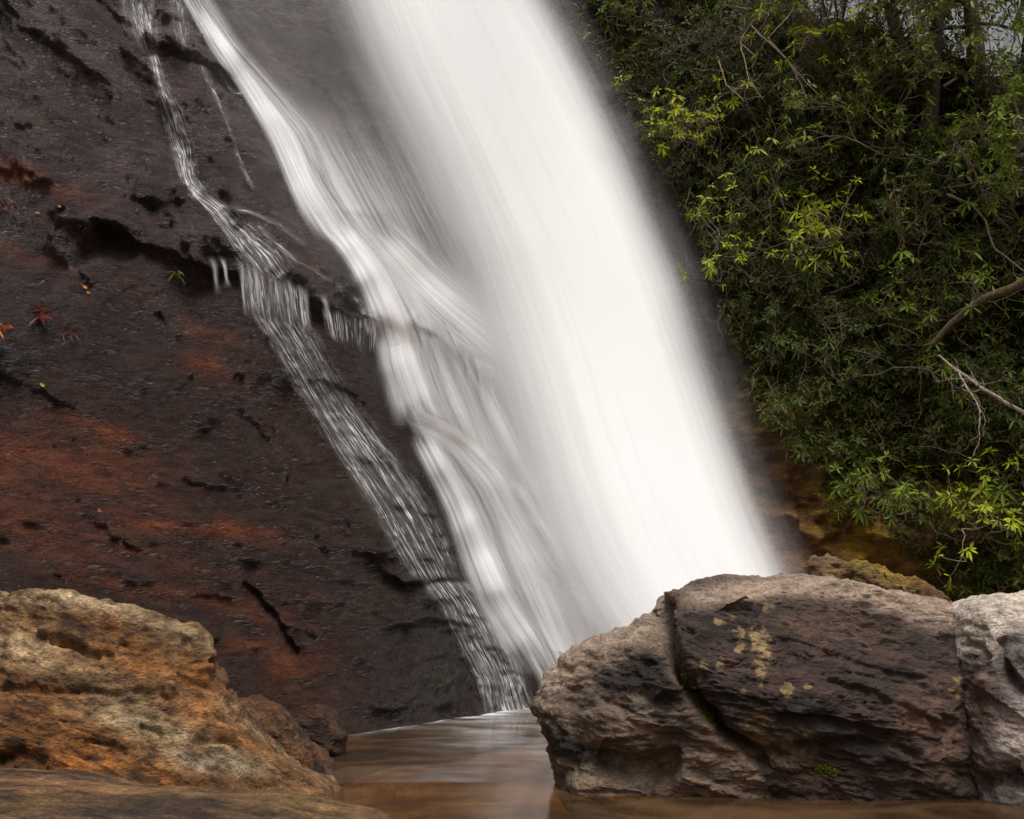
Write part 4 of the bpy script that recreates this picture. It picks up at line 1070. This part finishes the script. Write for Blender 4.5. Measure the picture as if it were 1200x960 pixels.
# trees on the crest, upper right
def tree(base, height, lean, label, cf, seed, nl=7, spread=2.2, size=(.07, .12)):
    r = np.random.default_rng(seed); o = thing("tree", label, "tree")
    base = np.array(base, float); T = Tubes()
    tr, d = wander(base, np.array([lean[0], lean[1], 1.0]), height, r, 14, .05, .05)
    T.add(tr, .16, .04, (.07, .052, .038), 9); T.build("trunk", M_BARK, o)
    B_ = Tubes(); tips, axes = [], []
    for k in range(nl):
        j = r.integers(4, 14); d0 = unit(np.array([r.normal(), r.normal() - .3, r.uniform(-.2, .5)]))
        m, d1 = wander(tr[j], d0, spread * r.uniform(.6, 1.1), r, 9, .2, .0); B_.add(m, .035, .010, (.08, .06, .042), 6)
        for _ in range(7):
            q, d2 = wander(m[r.integers(2, 9)], d1 + r.normal(0, .7, 3), spread * r.uniform(.25, .55), r, 6, .25); B_.add(q, .010, .004, (.10, .075, .05), 4)
            for _k in range(6):
                z, d3 = wander(q[r.integers(1, 6)], d2 + r.normal(0, .8, 3), spread * r.uniform(.1, .22), r, 4, .25); B_.add(z, .005, .002, (.12, .09, .06), 3)
                tips += [z[-1], z[1]]; axes += [d3 + [0, -.1, .3], d3 + [0, 0, .3]]
    B_.build("branches", M_BARK, o)
    build_leaves("crown", whorls(np.array(tips), np.array(axes), r, (5, 9), size, .34, (0, .6), (40, 110), cf), o)
    set_base(o, base)
OL = colset((0.030, 0.050, 0.014), (0.085, 0.110, 0.026), (.13, .10, .03), .1)
for (px, py, h, ln, lab, cf, sd, nl) in (
        (1090, 190, 4.0, (-.10, -.25), "mid green tree leaning out from the bank at upper right", OL, 1001, 9),
        (1200, 190, 4.2, (-.05, -.30), "tree with thin olive leaves at the top right corner", OL, 1002, 9),
        (1060, 110, 3.4, (.05, .05), "darker tree behind the yellow green shrub near the crest", MD, 1003, 8),
        (1150, 110, 4.0, (.0, -.1), "tree on the crest letting small sky gaps through", OL, 1004, 9),
        (1250, 380, 3.6, (-.15, -.3), "leafy tree at the right edge above the bleached branch", MD, 1005, 8)):
    tree(on_cliff(px, py) + np.array([0, .1, -.1]), h, ln, lab, cf, sd, nl)
# ferns
def fern(px, py, label, seed, size=.45, cf=None):
    r = np.random.default_rng(seed); root = on_cliff(px, py) + np.array([-.03, -.08, .02]); o = thing("fern", label, "fern")
    for k in range(9):
        th = r.uniform(0, 6.28); d = unit(np.array([math.cos(th) * .9 - .2, math.sin(th) * .6 - .6, r.uniform(.3, .9)]))
        n = 16; L = size * r.uniform(.7, 1.1); t = np.linspace(0, 1, n)
        sp = root + d * (t * L)[:, None]; sp[:, 2] -= .45 * L * t ** 2
        s = unit(np.cross(d, [0, 0, 1])); B, D, ln = [], [], []
        for i in range(2, n):
            for sg in (-1, 1): B.append(sp[i]); D.append(s * sg + d * .5 + [0, 0, -.15]); ln.append(L * .28 * math.sin(math.pi * (.12 + .86 * t[i])) + .01)
        B, D, ln = np.array(B), np.array(D), np.array(ln)
        Tb = leaf_mesh(B, D, np.tile([0, -.4, .9], (len(B), 1)), ln, ln * .26, 0 * ln + .15, (cf or BR)(r, len(B), None))
        build_leaves("frond", Tb, o)
    set_base(o, root)
for k, (px, py, lab) in enumerate(((1120, 545, "green fern below the bleached bare branch"), (1085, 555, "fern left of the one below the bleached branch"), (1075, 590, "fern just above the soil hollow on the low bank"), (1150, 670, "bright small fern behind the gap between the right boulders"))):
    fern(px, py, lab, 1100 + k, .40 if k < 3 else .3)

# mossy rock at the foot of the bank
def paint_moss(P, px, py, fr, n, Q):
    n1 = fbm(P * 3, 5, 271); n2 = fbm(P * 9, 4, 273)
    c = lerp3((0.07, 0.038, 0.016), (0.24, 0.13, 0.045), np.clip(.5 + n1, 0, 1))
    c = lerp3(c, (0.24, 0.17, 0.018), cover(px, py, ((1030, 650, 45, 22, 25, 1.0), (1000, 640, 30, 14, 20, .6)), n2, 1.0))
    return lerp3(c, (0.20, 0.17, 0.14), cover(px, py, ((965, 645, 16, 10, 20, .7),), n2, .8)), np.clip(.3 + .4 * n1, 0, 1)
b, *_ = boulder("boulder", [(946, 664), (958, 651), (985, 655), (1030, 668), (1070, 681), (1105, 698), (1125, 715), (1110, 760), (980, 760), (955, 690)], 11.6, .5, 1.0, M_CLIFF, paint_moss, 651, box=2.4, big=.12, mid=.07, nth=300, nph=200, planes=((-.3, -.8, .5, .42),))
tag(b, "brown mossy rock at the foot of the bank behind the big boulder", "boulder")

# moss tufts in the boulder's cleft
def tufts(name, p, nn, r, ln, colfn, parent):
    d = unit(nn + r.normal(0, .6, p.shape) + [0, 0, .4]); L = r.uniform(*ln, len(p))
    return build_leaves(name, leaf_mesh(p, d, unit(r.normal(0, 1, p.shape)), L, L * .35, 0 * L + .2, colfn(r, len(p), None)), parent)
MOSS = colset((.045, .075, .008), (.13, .17, .015))
rr_ = np.random.default_rng(5)
for ln, w, cnt in (([(798, 790), (812, 808), (825, 832), (836, 846)], 4.5, 900), ([(962, 900), (975, 905)], 6, 250)):
    p, nn = moss_strip(ln, w, cnt, 3, bmain)
    tufts("moss", p, nn, rr_, (.010, .024), MOSS, bmain)

# ------------------------------------------------------------------ small things on the slab
def flat_leaf(px, py, size, ang, label, col, seed, group=None):
    r = np.random.default_rng(seed); p = on_cliff(px, py) + np.array([0, -.02, .01])
    d = np.array([[math.cos(math.radians(ang)), -.12, math.sin(math.radians(ang))]])
    V, t, q, c = leaf_mesh(p[None] * 1.0, d, np.array([[.1, -.9, .4]]), np.array([size]), np.array([size * .5]), np.array([.05]), np.array([col]))
    o = mesh_obj("fallen_leaf", V - p, [t, q], M_LEAF, None, {"tint": c}, smooth=False); o.location = p
    tag(o, label, "leaf", group)
flat_leaf(48, 450, .075, -40, "single bright green leaf lying on the dark slab", (.22, .30, .02), 1)
flat_leaf(98, 336, .07, -35, "orange fallen leaf on the slab below the arched ledge, upper one", (.50, .20, .05), 2)
flat_leaf(102, 343, .06, -30, "orange fallen leaf on the slab below the arched ledge, lower one", (.42, .15, .04), 3)
flat_leaf(42, 250, .07, -20, "small orange leaf stuck near the rust streak, upper left", (.40, .15, .03), 4)
flat_leaf(68, 242, .06, -30, "tiny ochre leaf caught in the crack above the rust streak", (.36, .17, .04), 5)
flat_leaf(447, 608, .05, 20, "small orange leaf on the wet moss beside the thread stream", (.55, .18, .05), 6)
flat_leaf(116, 597, .08, -60, "rust orange leaf on the low left slab", (.38, .15, .04), 7)
flat_leaf(92, 266, .05, -15, "small rust leaf left of the arched ledge", (.36, .13, .04), 8)
def needle_clump(px, py, label, seed, n, size, col, horiz=1.0):
    r = np.random.default_rng(seed); p = on_cliff(px, py) + np.array([0, -.02, 0])
    d = unit(np.stack([r.normal(0, 1, n) * horiz, -np.abs(r.normal(.25, .2, n)), r.normal(0, .7, n)], -1)); L = r.uniform(.5, 1.1, n) * size
    V, t, q, c = leaf_mesh(p + r.normal(0, size * .25, (n, 3)) * [1, .15, .6], d, np.tile([0, -1, .3], (n, 1)), L, L * .16, 0 * L + .25, np.array(col) * r.uniform(.5, 1.3, (n, 1)))
    o = mesh_obj("leaf_clump", V - p, [t, q], M_LEAF, None, {"tint": c}, smooth=False); o.location = p
    tag(o, label, "leaves")
needle_clump(47, 367, "clump of dark red needle like leaves on the slab", 21, 34, .16, (.16, .035, .02))
needle_clump(4, 384, "orange red leaf clump at the left edge of the slab", 22, 26, .16, (.42, .12, .03))
needle_clump(80, 390, "few dark red needles right of the red clump", 23, 12, .12, (.13, .035, .02))
needle_clump(8, 242, "dark red withered leaves on the ledge at the left edge", 24, 20, .17, (.12, .03, .02))
def grass(px, py, label, seed, n=26, size=.13):
    r = np.random.default_rng(seed); p = on_cliff(px, py) + np.array([0, -.03, 0])
    d = unit(np.stack([r.normal(0, .8, n), -np.abs(r.normal(.4, .2, n)), r.uniform(-.2, .9, n)], -1)); L = r.uniform(.5, 1.1, n) * size
    V, t, q, c = leaf_mesh(p + r.normal(0, .015, (n, 3)), d, np.tile([0, -.5, .8], (n, 1)), L, L * .12, r.uniform(.3, 1.2, n), MD(r, n, None) * 1.3)
    o = mesh_obj("grass_tuft", V - p, [t, q], M_LEAF, None, {"tint": c}, smooth=False); o.location = p
    tag(o, label, "grass")
grass(208, 322, "small green grass tuft growing under the arched ledge", 31)
